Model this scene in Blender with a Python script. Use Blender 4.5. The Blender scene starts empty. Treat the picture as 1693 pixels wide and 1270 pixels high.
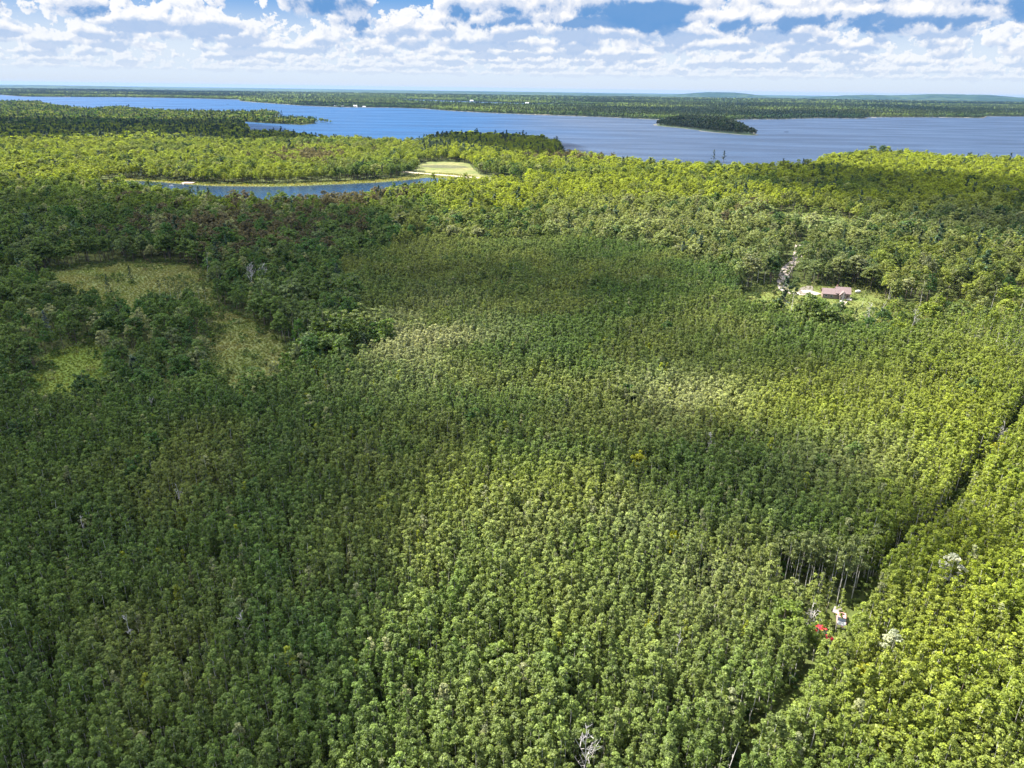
import bpy, math, random
import numpy as np
from mathutils import Vector, Matrix

random.seed(7)
RNG = np.random.default_rng(11)
PI = math.pi
C = bpy.context.scene.collection
scene = bpy.context.scene

# ------------------------------------------------------------------ camera
FPX = 1209.0                      # focal length in photograph pixels (1693 x 1270)
PITCH = math.radians(21.98)
ROLL = math.radians(0.78)
CAM = np.array([0.0, 0.0, 100.0])
_F = np.array([0, math.cos(PITCH), -math.sin(PITCH)])
_R0 = np.array([1.0, 0, 0]); _U0 = np.array([0, math.sin(PITCH), math.cos(PITCH)])
_R = _R0*math.cos(ROLL) + _U0*math.sin(ROLL)
_U = -_R0*math.sin(ROLL) + _U0*math.cos(ROLL)
cam_d = bpy.data.cameras.new('camera')
cam_d.sensor_width = 36.0
cam_d.lens = 36.0*FPX/1693.0
cam_d.clip_start = 1.0
cam_d.clip_end = 200000.0
cam = bpy.data.objects.new('camera', cam_d)
C.objects.link(cam)
cam.matrix_world = Matrix(((_R[0], _U[0], -_F[0], CAM[0]), (_R[1], _U[1], -_F[1], CAM[1]),
                           (_R[2], _U[2], -_F[2], CAM[2]), (0, 0, 0, 1)))
scene.camera = cam

# ------------------------------------------------------------------ light
SUN_EL = math.radians(50.0)
SUN_AZ = math.radians(-62.0)      # clockwise from +Y (the view direction): sun ahead and to the left
SUN_V = np.array([math.sin(SUN_AZ)*math.cos(SUN_EL), math.cos(SUN_AZ)*math.cos(SUN_EL), math.sin(SUN_EL)])
sun_d = bpy.data.lights.new('sun', 'SUN')
sun_d.energy = 4.8
sun_d.angle = math.radians(0.55)
sun_d.color = (1.0, 0.95, 0.86)
sun = bpy.data.objects.new('sun', sun_d)
C.objects.link(sun)
sun.rotation_euler = Vector(SUN_V.tolist()).to_track_quat('Z', 'Y').to_euler()
sun.location = (0, 0, 300)

scene.view_settings.view_transform = 'Standard'
scene.view_settings.look = 'None'
scene.view_settings.exposure = 2.1
scene.view_settings.gamma = 1.0
scene.render.engine = 'CYCLES'
cy = scene.cycles
cy.max_bounces = 5; cy.diffuse_bounces = 3; cy.glossy_bounces = 2
cy.transmission_bounces = 2; cy.volume_bounces = 0; cy.transparent_max_bounces = 16


class NT:
    """small helper to wire node trees"""
    def __init__(self, tree):
        self.t = tree; self.n = tree.nodes; self.l = tree.links

    def new(self, kind, **kw):
        nd = self.n.new(kind)
        for k, v in kw.items():
            setattr(nd, k, v)
        return nd

    def put(self, sock, v):
        if hasattr(v, 'is_output') or isinstance(v, bpy.types.NodeSocket):
            self.l.new(v, sock)
        else:
            sock.default_value = v

    def m(self, op, a, b=0.0, c=0.0, clamp=False):
        nd = self.n.new('ShaderNodeMath'); nd.operation = op; nd.use_clamp = clamp
        self.put(nd.inputs[0], a)
        if len(nd.inputs) > 1: self.put(nd.inputs[1], b)
        if len(nd.inputs) > 2: self.put(nd.inputs[2], c)
        return nd.outputs[0]

    def ss(self, v, a, b, c=0.0, d=1.0):
        nd = self.n.new('ShaderNodeMapRange'); nd.interpolation_type = 'SMOOTHSTEP'
        self.put(nd.inputs['Value'], v)
        self.put(nd.inputs['From Min'], a); self.put(nd.inputs['From Max'], b)
        self.put(nd.inputs['To Min'], c); self.put(nd.inputs['To Max'], d)
        return nd.outputs[0]

    def mix(self, f, a, b, blend='MIX'):
        nd = self.n.new('ShaderNodeMix'); nd.data_type = 'RGBA'; nd.blend_type = blend
        self.put(nd.inputs[0], f); self.put(nd.inputs[6], a); self.put(nd.inputs[7], b)
        return nd.outputs[2]

    def xyz(self, x, y, z):
        nd = self.n.new('ShaderNodeCombineXYZ')
        self.put(nd.inputs[0], x); self.put(nd.inputs[1], y); self.put(nd.inputs[2], z)
        return nd.outputs[0]

    def noise(self, vec, scale, detail=4.0, rough=0.5, dist=0.0):
        nd = self.n.new('ShaderNodeTexNoise')
        if vec is not None: self.l.new(vec, nd.inputs['Vector'])
        nd.inputs['Scale'].default_value = scale; nd.inputs['Detail'].default_value = detail
        nd.inputs['Roughness'].default_value = rough; nd.inputs['Distortion'].default_value = dist
        return nd.outputs['Fac']


# ------------------------------------------------------------------ world: sky with shells of cumulus
world = bpy.data.worlds.new('World')
scene.world = world
world.use_nodes = True
w = NT(world.node_tree)
w.n.clear()
tc = w.new('ShaderNodeTexCoord')
sep = w.new('ShaderNodeSeparateXYZ'); w.l.new(tc.outputs['Generated'], sep.inputs[0])
X, Y, Z = sep.outputs
az = w.m('ARCTAN2', X, Y)
hor = w.m('SQRT', w.m('ADD', w.m('MULTIPLY', X, X), w.m('MULTIPLY', Y, Y)))
tanel = w.m('DIVIDE', Z, w.m('MAXIMUM', hor, 0.02))
sky = w.new('ShaderNodeTexSky', sky_type='NISHITA')
sky.sun_disc = False
sky.sun_elevation = SUN_EL; sky.sun_rotation = SUN_AZ
sky.air_density = 1.0; sky.dust_density = 0.6; sky.ozone_density = 2.5
SKY_K = 0.1
K = 0.236/SKY_K
# low sky: clearer blue above, milky air towards the horizon
skyc = w.mix(w.ss(tanel, 0.035, 0.12), (0.72*K, 0.83*K, 0.96*K, 1), (0.08*K, 0.34*K, 0.78*K, 1))
# higher up, unseen: bright cloud added over the physical sky to fill shade
upn = w.noise(tc.outputs['Generated'], 3.2, 6.0, 0.6, 0.3)
upper = w.mix(w.ss(upn, 0.42, 0.60, 0.0, 0.9), sky.outputs[0], (3.3*K, 3.3*K, 3.3*K, 1))
skyc = w.mix(w.ss(tanel, -0.001, 0.013), (0.70*K, 0.79*K, 0.90*K, 1), skyc)     # dull far air; the haze box adds its own light
col = w.mix(w.ss(tanel, 0.14, 0.6), skyc, upper)
HAZE = (0.78*K, 0.86*K, 0.97*K, 1)
shells = [  # distance km, base km, coverage threshold, fade into air
    (95, 1.5, 0.43, 0.70), (70, 1.5, 0.42, 0.55), (52, 1.5, 0.43, 0.42),
    (40, 1.5, 0.44, 0.34), (31, 1.45, 0.44, 0.24), (24, 1.42, 0.46, 0.15),
    (18.5, 1.32, 0.475, 0.08), (13.6, 1.18, 0.50, 0.03)]
for i, (R, base, thr, fade) in enumerate(shells):
    u = w.m('MULTIPLY', az, R)
    h = w.m('MULTIPLY', tanel, R)
    vec = w.xyz(w.m('MULTIPLY', u, 0.72), i*5.9 + 105.6, w.m('MULTIPLY', h, 0.85))
    S = 1.0 if i < 5 else 0.95
    n = w.noise(vec, S, 9.0 if i >= 5 else 6.0, 0.60, 0.15)
    add = w.n.new('ShaderNodeVectorMath'); add.operation = 'ADD'
    w.l.new(vec, add.inputs[0]); add.inputs[1].default_value = (-0.08, 0.0, 0.10)
    n2 = w.noise(add.outputs[0], S, 6.0 if i >= 5 else 3.0, 0.60, 0.15)
    hb = w.m('SUBTRACT', h, base)                       # height above the cloud base
    prof = w.m('MULTIPLY', w.m('POWER', w.m('MAXIMUM', hb, 0.0), 1.2), 0.17)
    # coverage: more open on the left, almost closed on the right
    cov = w.ss(az, -0.30, 0.05, 0.010, -0.095) if i >= 6 else w.ss(az, -0.5, 0.4, -0.03, -0.06)
    t = w.m('ADD', w.m('ADD', prof, thr), cov)
    dens = w.m('SUBTRACT', n, t)
    # flat base with a slight wobble
    below = w.ss(w.m('ADD', hb, w.m('MULTIPLY', w.m('SUBTRACT', n, 0.5), 1.7)), -0.09, 0.05)
    a = w.m('MULTIPLY', w.ss(dens, -0.002, 0.028), below)
    rel = w.m('SUBTRACT', n, n2)
    thick = w.ss(dens, 0.02, 0.20)
    # shaded undersides: a blue grey belt just over the base where the cloud is thick
    shade = w.m('MULTIPLY', w.m('ADD', w.m('MULTIPLY', thick, 0.75), 0.25), w.ss(hb, 0.36, 0.0))
    lit = w.m('SUBTRACT', w.m('ADD', w.m('MULTIPLY', rel, 4.2), 0.78), w.m('MULTIPLY', shade, 1.15))
    lit = w.ss(lit, 0.0, 0.92)
    dark = (0.13*K, 0.33*K, 0.68*K, 1) if i >= 6 else (0.38*K, 0.54*K, 0.82*K, 1)
    mid = w.mix(w.ss(lit, 0.0, 0.45), dark, (0.66*K, 0.74*K, 0.90*K, 1))
    cc = w.mix(w.ss(lit, 0.4, 1.0), mid, (1.08*K, 1.06*K, 1.04*K, 1))
    cc = w.mix(fade, cc, HAZE)
    a = w.m('MULTIPLY', a, 1.0 - 0.5*fade)
    col = w.mix(a, col, cc)
bg = w.new('ShaderNodeBackground'); w.l.new(col, bg.inputs[0]); bg.inputs[1].default_value = SKY_K
world.cycles.sampling_method = 'NONE'
wo = w.new('ShaderNodeOutputWorld'); w.l.new(bg.outputs[0], wo.inputs[0])


# ------------------------------------------------------------------ helpers
def at(px, py, z=0.0):
    """where the sight line through a photograph pixel meets the level z: used to read the map off the photo"""
    d = _F*FPX + _R*(px-846.5) - _U*(py-635.0)
    d = d/np.linalg.norm(d)
    dz = min(d[2], -0.0016)
    k = (z-CAM[2])/dz
    return np.array([CAM[0]+d[0]*k, CAM[1]+d[1]*k, z])


def P(pts, z=0.0):
    return np.array([at(x, y, z)[:2] for x, y in pts])


def pix(p):
    v = np.atleast_2d(p) - CAM
    dd = v @ _F
    dd = np.where(dd < 1, 1, dd)
    return np.stack([846.5 + FPX*(v @ _R)/dd, 635 - FPX*(v @ _U)/dd, dd], 1)


def inside(pts, poly):
    x, y = pts[:, 0], pts[:, 1]
    r = np.zeros(len(pts), bool)
    n = len(poly)
    for i in range(n):
        x1, y1 = poly[i]; x2, y2 = poly[(i+1) % n]
        c = (y1 > y) != (y2 > y)
        if y1 == y2: continue
        r ^= c & (x < (x2-x1)*(y-y1)/(y2-y1)+x1)
    return r


def edge_dist(pts, poly, closed=True):
    d = np.full(len(pts), 1e9)
    n = len(poly)
    for i in range(n if closed else n-1):
        a = poly[i]; b = poly[(i+1) % n]
        ab = b-a; L = ab @ ab
        if L < 1e-9: continue
        t = np.clip(((pts-a) @ ab)/L, 0, 1)
        d = np.minimum(d, np.hypot(*(pts-a-t[:, None]*ab).T))
    return d


def vnoise(x, y, seed=0):
    xi = np.floor(x).astype(np.int64); yi = np.floor(y).astype(np.int64)
    fx = x-xi; fy = y-yi
    fx = fx*fx*(3-2*fx); fy = fy*fy*(3-2*fy)

    def h(a, b):
        v = (a*374761393 + b*668265263 + seed*1442695041) & 0x7fffffff
        v = ((v ^ (v >> 13))*1274126177) & 0x7fffffff
        v = v ^ (v >> 16)
        return (v & 0xffff)/65535.0
    return (h(xi, yi)*(1-fx)+h(xi+1, yi)*fx)*(1-fy)+(h(xi, yi+1)*(1-fx)+h(xi+1, yi+1)*fx)*fy


def fbm(p, scale, seed=0, octv=4):
    s = 0; a = 1; tot = 0
    x = p[:, 0]/scale; y = p[:, 1]/scale
    for o in range(octv):
        s = s+a*vnoise(x*2**o+o*17.1, y*2**o-o*9.7, seed+o); tot += a; a *= .5
    return s/tot


def smooth_poly(poly, n=3):
    for _ in range(n):
        q = np.roll(poly, -1, 0)
        poly = np.stack([poly*.75+q*.25, poly*.25+q*.75], 1).reshape(-1, 2)
    return poly


def rough_poly(poly, amp, seed=3):
    """a traced outline made finer and uneven"""
    out = []
    for i in range(len(poly)):
        a = poly[i]; b = poly[(i+1) % len(poly)]
        L = np.linalg.norm(b-a); k = int(max(1, min(24, L/max(amp*1.5, 1))))
        for j in range(k): out.append(a+(b-a)*j/k)
    out = np.array(out)
    ang = fbm(out, amp*4, seed)*4*PI; r = (fbm(out, amp*2.5, seed+5)-.3)*amp
    return out+np.stack([np.cos(ang)*r, np.sin(ang)*r], 1)


def tag(o, label=None, cat=None, group=None, kind=None):
    if label: o['label'] = label
    if cat: o['category'] = cat
    if group: o['group'] = group
    if kind: o['kind'] = kind
    return o


def mesh_obj(name, V, F, mats, parent=None, fm=None, smooth=False, link=True):
    me = bpy.data.meshes.new(name)
    V = np.asarray(V, dtype=np.float32)
    if isinstance(F, np.ndarray):
        nf, k = F.shape
        me.vertices.add(len(V)); me.vertices.foreach_set('co', V.ravel())
        me.loops.add(nf*k); me.loops.foreach_set('vertex_index', F.ravel().astype(np.int32))
        me.polygons.add(nf)
        me.polygons.foreach_set('loop_start', np.arange(0, nf*k, k, dtype=np.int32))
        me.polygons.foreach_set('loop_total', np.full(nf, k, dtype=np.int32))
        me.update(calc_edges=True)
    else:
        me.from_pydata([tuple(map(float, v)) for v in V], [], [tuple(int(i) for i in f) for f in F])
        me.update()
    for m_ in (mats if isinstance(mats, (list, tuple)) else [mats]): me.materials.append(m_)
    if fm is not None: me.polygons.foreach_set('material_index', np.asarray(fm, dtype=np.int32))
    if smooth: me.polygons.foreach_set('use_smooth', np.ones(len(me.polygons), bool))
    o = bpy.data.objects.new(name, me)
    if link: C.objects.link(o)
    if parent: o.parent = parent
    return o


def empty(name, loc, rz=0.0, **kw):
    o = bpy.data.objects.new(name, None); C.objects.link(o)
    o.location = tuple(float(v) for v in loc); o.rotation_euler = (0, 0, rz)
    o.empty_display_size = 0.5
    return tag(o, **kw)


class MB:
    """collects boxes, prisms and tubes into one mesh"""
    def __init__(s): s.V = []; s.F = []

    def add(s, V, F):
        b = len(s.V); s.V += [tuple(v) for v in V]; s.F += [tuple(b+i for i in f) for f in F]; return s

    def box(s, x0, x1, y0, y1, z0, z1):
        V = [(x0, y0, z0), (x1, y0, z0), (x1, y1, z0), (x0, y1, z0), (x0, y0, z1), (x1, y0, z1), (x1, y1, z1), (x0, y1, z1)]
        return s.add(V, [(0, 3, 2, 1), (4, 5, 6, 7), (0, 1, 5, 4), (1, 2, 6, 5), (2, 3, 7, 6), (3, 0, 4, 7)])

    def prism(s, prof, a, b, axis='y'):
        """profile [(u,z)] swept between a and b"""
        n = len(prof)
        if axis == 'y': V = [(u, a, z) for u, z in prof]+[(u, b, z) for u, z in prof]
        else: V = [(a, u, z) for u, z in prof]+[(b, u, z) for u, z in prof]
        F = [tuple(range(n)), tuple(range(2*n-1, n-1, -1))]+[(i, i+n, (i+1) % n+n, (i+1) % n) for i in range(n)]
        return s.add(V, F)

    def tube(s, p, q, r0, r1, n=6):
        p = np.array(p, float); q = np.array(q, float); d = q-p; L = np.linalg.norm(d)
        d /= max(L, 1e-6); t = np.array([1, 0, 0]) if abs(d[0]) < .8 else np.array([0, 1, 0])
        a = np.cross(d, t); a /= np.linalg.norm(a); b = np.cross(d, a)
        V = []
        for c, r in ((p, r0), (q, r1)):
            for i in range(n):
                th = 2*PI*i/n
                V.append(c+(a*math.cos(th)+b*math.sin(th))*r)
        F = [(i, (i+1) % n, (i+1) % n+n, i+n) for i in range(n)]+[tuple(range(n-1, -1, -1)), tuple(range(n, 2*n))]
        return s.add(V, F)

    def build(s, name, mat, parent=None, smooth=False):
        return mesh_obj(name, s.V, s.F, mat, parent, smooth=smooth)


# ------------------------------------------------------------------ materials
def mat(name):
    m_ = bpy.data.materials.new(name); m_.use_nodes = True
    t = NT(m_.node_tree); t.n.clear()
    return m_, t


def simple(name, c, rough=0.8, var=0.15, scale=0.6, metal=0.0, spec=0.3):
    m_, t = mat(name)
    g = t.new('ShaderNodeNewGeometry')
    n = t.noise(g.outputs['Position'], scale, 5.0, 0.6)
    f = t.ss(n, 0.3, 0.7, 1-var, 1+var)
    b = t.new('ShaderNodeBsdfPrincipled')
    mx = t.n.new('ShaderNodeVectorMath'); mx.operation = 'SCALE'
    mx.inputs[0].default_value = c; t.l.new(f, mx.inputs['Scale'])
    t.l.new(mx.outputs[0], b.inputs['Base Color'])
    b.inputs['Roughness'].default_value = rough; b.inputs['Metallic'].default_value = metal
    b.inputs['Specular IOR Level'].default_value = spec
    o = t.new('ShaderNodeOutputMaterial'); t.l.new(b.outputs[0], o.inputs[0])
    return m_


def leaf_material(name, base, transl=0.47, gloss=0.02):
    """foliage: the tree's own tint (instance or object property), varied leaf cluster by leaf cluster"""
    m_, t = mat(name)
    at_ = t.new('ShaderNodeAttribute', attribute_type='INSTANCER', attribute_name='tint')
    cl = t.new('ShaderNodeAttribute', attribute_type='GEOMETRY', attribute_name='clump')
    g = t.new('ShaderNodeNewGeometry')
    r = g.outputs['Random Per Island']
    v = t.m('MULTIPLY', t.ss(r, 0, 1, 0.72, 1.3), t.m('ADD', t.m('MULTIPLY', cl.outputs['Fac'], 0.5), 0.76))
    sc = t.n.new('ShaderNodeVectorMath'); sc.operation = 'SCALE'
    t.l.new(at_.outputs['Vector'], sc.inputs[0]); t.l.new(v, sc.inputs['Scale'])
    warm = t.mix(t.ss(cl.outputs['Fac'], 0.3, 1.0, 0, 0.20), sc.outputs[0], t.mix(1.0, sc.outputs[0], (1.30, 1.02, 0.55, 1), 'MULTIPLY'))
    d = t.new('ShaderNodeBsdfDiffuse'); t.l.new(warm, d.inputs[0])
    tr = t.new('ShaderNodeBsdfTranslucent'); t.l.new(t.mix(1.0, warm, (1.25, 1.25, 0.55, 1), 'MULTIPLY'), tr.inputs[0])
    mx = t.new('ShaderNodeMixShader'); mx.inputs[0].default_value = transl
    t.l.new(d.outputs[0], mx.inputs[1]); t.l.new(tr.outputs[0], mx.inputs[2])
    gl = t.new('ShaderNodeBsdfGlossy'); gl.inputs['Roughness'].default_value = 0.6
    gl.inputs[0].default_value = (0.9, 0.95, 0.85, 1)
    m2 = t.new('ShaderNodeMixShader'); m2.inputs[0].default_value = gloss
    t.l.new(mx.outputs[0], m2.inputs[1]); t.l.new(gl.outputs[0], m2.inputs[2])
    o = t.new('ShaderNodeOutputMaterial'); t.l.new(m2.outputs[0], o.inputs[0])
    return m_


M_LEAF = leaf_material('foliage', None)
M_NEEDLE = leaf_material('needles', None, 0.12, 0.03)
M_BARK_PALE = simple('pale_bark', (0.44, 0.42, 0.37), 0.9, 0.35, 1.5)
M_BARK = simple('brown_bark', (0.13, 0.10, 0.075), 0.9, 0.3, 1.2)
M_DEAD = simple('bleached_wood', (0.44, 0.41, 0.38), 0.9, 0.25, 1.2)


# ------------------------------------------------------------------ map read off the photograph
T = lambda pts, h=16.0: P(pts, h)
shore_top = [(-260, 196), (-60, 172), (0, 165), (48, 163), (95, 172), (150, 177), (190, 173), (250, 178), (300, 180), (395, 181),
             (440, 180), (466, 184), (440, 186), (455, 190), (500, 191), (552, 196), (505, 199), (524, 204),
             (500, 207), (440, 204), (398, 201), (412, 210), (480, 213), (530, 221),
             (600, 225), (690, 231), (712, 220), (760, 217), (860, 221), (925, 227), (932, 246), (1000, 254), (1060, 262),
             (1150, 266), (1240, 267), (1335, 266), (1365, 254), (1430, 247), (1500, 247), (1600, 255), (1693, 257), (1950, 266)]
SHORE = np.array([at(x, y, 0.0 if (x, y) in ((505, 199), (524, 204), (500, 207), (440, 204), (398, 201)) else 15.0)[:2] for x, y in shore_top])
near_land = np.vstack([SHORE, [[900, -60], [-900, -60]]])
far_shore = P([(-400, 153), (0, 157), (40, 160), (100, 160.5), (200, 161), (300, 162.5), (395, 165), (398, 167.5), (430, 170), (500, 175), (560, 177.5),
               (650, 178.5), (700, 180), (750, 184), (830, 188), (900, 190.5), (1000, 194), (1085, 198), (1180, 201), (1240, 197.5),
               (1290, 197.5), (1350, 195.5), (1430, 196.5), (1436, 194), (1560, 194.5), (1625, 195.5), (1630, 192.5), (1693, 193), (2100, 197)])
lake_far = P([(-500, 152.5), (-300, 153.5)])
island = smooth_poly(P([(1084, 206), (1090, 209), (1130, 212), (1180, 219), (1228, 223), (1250, 224.2), (1252, 223.2), (1236, 219), (1226, 208), (1190, 206), (1140, 203.5), (1100, 203.5)]), 2)
lake2 = smooth_poly(P([(648, 164.2), (700, 165.2), (800, 169), (900, 172), (1000, 174), (1062, 176), (1050, 178), (950, 177.5), (850, 176), (760, 173.5), (690, 170.5), (650, 167.5)]), 2)
pond = smooth_poly(P([(172, 301), (215, 299), (262, 301), (330, 307.5), (400, 308.5), (470, 309), (560, 305), (630, 302), (680, 297.5), (706, 293.5), (745, 296),
                      (768, 302), (735, 312), (670, 322), (600, 334), (520, 346), (430, 344), (330, 334), (240, 326), (180, 312)]), 2)
meadow_d = smooth_poly(P([(686, 269), (720, 267.5), (775, 268.5), (782, 280), (800, 293), (880, 301), (860, 312), (790, 312), (740, 316), (668, 306), (664, 298), (690, 288)]), 1)
pond_bank = smooth_poly(P([(164, 300), (205, 296), (262, 298), (330, 303.5), (400, 304.5), (470, 304.5), (560, 299.5), (630, 297), (672, 293), (700, 284), (790, 290),
                           (800, 306), (740, 320), (670, 326), (600, 338), (520, 350), (430, 347), (330, 338), (235, 330), (165, 314)]), 2)
road_d = P([(668, 284.5), (690, 286.5), (720, 289), (782, 294), (840, 299)])
marsh_a = smooth_poly(P([(70, 449), (140, 438), (215, 434), (290, 433), (335, 441), (352, 458), (362, 490), (356, 506), (375, 512), (430, 538), (470, 566), (500, 588), (500, 620),
                         (450, 656), (385, 668), (345, 655), (342, 610), (344, 570), (340, 535), (318, 522), (240, 522), (150, 510), (80, 492), (50, 468)]), 2)
marsh_c = smooth_poly(P([(52, 600), (85, 583), (120, 576), (140, 555), (166, 566), (182, 600), (180, 650), (110, 684), (45, 670)]), 2)
scrub_r = smooth_poly(P([(1400, 560), (1440, 520), (1520, 500), (1600, 485), (1693, 470), (1900, 470), (1900, 620), (1700, 640), (1600, 590), (1500, 585)]), 2)
drive_gap = smooth_poly(P([(1322, 424), (1320, 436), (1326, 452), (1330, 485), (1300, 505), (1270, 490), (1280, 455), (1302, 428)]), 1)
yard = smooth_poly(P([(1215, 484), (1250, 474), (1290, 468), (1330, 470), (1420, 476), (1470, 490), (1460, 530), (1410, 548), (1340, 548), (1270, 542), (1215, 518)]), 2)
drive = P([(1322, 404), (1318, 432), (1303, 440), (1296, 456), (1293, 472), (1300, 484), (1335, 487), (1352, 484)])
strip_r = smooth_poly(P([(1270, 352), (1330, 351), (1400, 360), (1446, 384), (1440, 396), (1380, 388), (1300, 378), (1262, 368)]), 1)
track = P([(1800, 560), (1690, 690), (1655, 742), (1602, 806), (1542, 892), (1455, 950), (1412, 1030), (1325, 1145), (1240, 1262), (1130, 1400)])
aspen_zone = np.vstack([P([(-300, 690), (0, 650), (40, 672), (180, 650), (330, 625), (350, 655), (470, 640), (520, 596), (600, 585), (640, 560), (632, 500), (560, 440), (690, 396), (900, 392), (1100, 408),
                           (1200, 450), (1260, 500), (1330, 530), (1450, 548), (1600, 540), (1693, 520), (1900, 520)], 9), [[500, 20], [500, -30], [-500, -30], [-500, 60]]])
aspen_zone = rough_poly(aspen_zone, 26, 19)


# ------------------------------------------------------------------ ground and water
def grid_sheet(name, material, r0=32000.0, n=120):
    a = np.linspace(-1, 1, n+1); g = np.sign(a)*np.abs(a)**2.4*r0
    xx, yy = np.meshgrid(g, g, indexing='ij')
    V = np.stack([xx.ravel(), yy.ravel(), np.zeros(xx.size)], 1)
    i = np.arange(n)[:, None]*(n+1)+np.arange(n)[None]
    i = i.ravel()
    F = np.stack([i, i+n+1, i+n+2, i+1], 1)
    return mesh_obj(name, V, F, material)


def flat_poly(name, poly, z, material, kind='structure', **kw):
    from mathutils.geometry import tessellate_polygon
    V = [(float(x), float(y), z) for x, y in poly]
    F = tessellate_polygon([[Vector(v) for v in V]])
    F = [f if (Vector(V[f[1]])-Vector(V[f[0]])).cross(Vector(V[f[2]])-Vector(V[f[0]])).z > 0 else (f[0], f[2], f[1]) for f in F]
    o = mesh_obj(name, V, F, material)
    return tag(o, kind=kind, **kw)


def ribbon(name, line, wd, z, material, **kw):
    L = []; R_ = []
    # resample and smooth
    pts = line
    for _ in range(3):
        q = [pts[0]]
        for i in range(len(pts)-1):
            q += [pts[i]*.75+pts[i+1]*.25, pts[i]*.25+pts[i+1]*.75]
        q.append(pts[-1]); pts = np.array(q)
    for i in range(len(pts)):
        a = pts[max(0, i-1)]; b = pts[min(len(pts)-1, i+1)]
        t = (b-a)/max(np.linalg.norm(b-a), 1e-6); nn = np.array([-t[1], t[0]])
        k = wd*(1+.25*(fbm(pts[i:i+1], 9, 4)[0]-.5))
        L.append(pts[i]+nn*k/2); R_.append(pts[i]-nn*k/2)
    n = len(pts)
    V = [(p[0], p[1], z) for p in L]+[(p[0], p[1], z) for p in R_]
    F = [(i, i+n, i+n+1, i+1) for i in range(n-1)]
    o = mesh_obj(name, V, F, material)
    return tag(o, kind='structure', **kw), pts


def ground_material(name, c1, c2, c3, s1=0.02, s2=0.35, bump=0.0):
    m_, t = mat(name)
    g = t.new('ShaderNodeNewGeometry'); p = g.outputs['Position']
    a = t.noise(p, s1, 5, 0.6); b = t.noise(p, s2, 6, 0.65)
    c = t.mix(t.ss(a, 0.38, 0.62), (*c1, 1), (*c2, 1))
    c = t.mix(t.ss(b, 0.42, 0.68), c, (*c3, 1))
    bs = t.new('ShaderNodeBsdfPrincipled'); t.l.new(c, bs.inputs['Base Color'])
    bs.inputs['Roughness'].default_value = 1.0; bs.inputs['Specular IOR Level'].default_value = 0.1
    if bump:
        bp = t.new('ShaderNodeBump'); bp.inputs['Strength'].default_value = 0.8; bp.inputs['Distance'].default_value = bump
        t.l.new(b, bp.inputs['Height']); t.l.new(bp.outputs[0], bs.inputs['Normal'])
    o = t.new('ShaderNodeOutputMaterial'); t.l.new(bs.outputs[0], o.inputs[0])
    return m_


M_GROUND = ground_material('forest_floor', (0.020, 0.042, 0.026), (0.050, 0.078, 0.036), (0.012, 0.028, 0.020), 0.0006, 0.004)
M_MARSH = ground_material('marsh_grass_ground', (0.105, 0.128, 0.040), (0.135, 0.14, 0.055), (0.08, 0.105, 0.034), 0.04, 0.5, 0.3)
M_MARSH2 = ground_material('green_meadow_ground', (0.085, 0.125, 0.022), (0.11, 0.14, 0.03), (0.065, 0.10, 0.018), 0.06, 0.6, 0.3)
M_LAWN = ground_material('lawn_ground', (0.095, 0.125, 0.028), (0.125, 0.13, 0.04), (0.065, 0.09, 0.024), 0.06, 0.7, 0.1)
M_DRY = ground_material('dry_meadow_ground', (0.11, 0.125, 0.04), (0.17, 0.155, 0.065), (0.075, 0.10, 0.03), 0.02, 0.10, 0.3)
M_SAND = ground_material('sand', (0.33, 0.28, 0.21), (0.27, 0.23, 0.18), (0.38, 0.33, 0.26), 0.1, 0.9, 0.05)
M_GRAVEL = ground_material('gravel', (0.32, 0.27, 0.235), (0.27, 0.23, 0.20), (0.37, 0.32, 0.28), 0.1, 1.2, 0.05)
M_FARG = ground_material('wooded_land', (0.016, 0.036, 0.024), (0.035, 0.058, 0.030), (0.010, 0.024, 0.018), 0.0009, 0.006, 12)


def water_material(name, deep, second, rough, wind=0.0011, amp=1.0, spec=0.35, bumps=0.5, coord=None):
    m_, t = mat(name)
    g = t.new('ShaderNodeNewGeometry')
    mp = t.new('ShaderNodeMapping'); t.l.new(g.outputs['Position'], mp.inputs['Vector'])
    mp.inputs['Rotation'].default_value = (0, 0, math.radians(8)); mp.inputs['Scale'].default_value = (0.3, 1.0, 1.0)
    streak = t.noise(mp.outputs[0], 0.010, 5, 0.6)
    wide = t.noise(g.outputs['Position'], wind, 3, 0.5)
    sp = t.new('ShaderNodeSeparateXYZ'); t.l.new(g.outputs['Position'], sp.inputs[0])
    side = t.ss(t.m('ADD', sp.outputs[0], t.m('MULTIPLY', t.m('SUBTRACT', wide, 0.5), 900)), -260, 320)
    if not coord: side = 0.0
    c = t.mix(side, (*deep, 1), (*second, 1))  # greyer right-hand tone puts cloud reflection into the water colour
    f = t.ss(streak, 0.3, 0.72, 0.85, 1.2)
    sc = t.n.new('ShaderNodeVectorMath'); sc.operation = 'SCALE'; t.l.new(c, sc.inputs[0]); t.l.new(f, sc.inputs['Scale'])
    bs = t.new('ShaderNodeBsdfPrincipled'); t.l.new(sc.outputs[0], bs.inputs['Base Color'])
    t.l.new(t.ss(streak, 0.3, 0.7, rough*1.3, rough*0.8), bs.inputs['Roughness'])
    bs.inputs['IOR'].default_value = 1.33; bs.inputs['Specular IOR Level'].default_value = spec
    nz = t.noise(g.outputs['Position'], 0.35*amp, 5, 0.62)
    bp = t.new('ShaderNodeBump'); bp.inputs['Strength'].default_value = bumps; bp.inputs['Distance'].default_value = 1.2
    t.l.new(nz, bp.inputs['Height']); t.l.new(bp.outputs[0], bs.inputs['Normal'])
    o = t.new('ShaderNodeOutputMaterial'); t.l.new(bs.outputs[0], o.inputs[0])
    return m_


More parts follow.
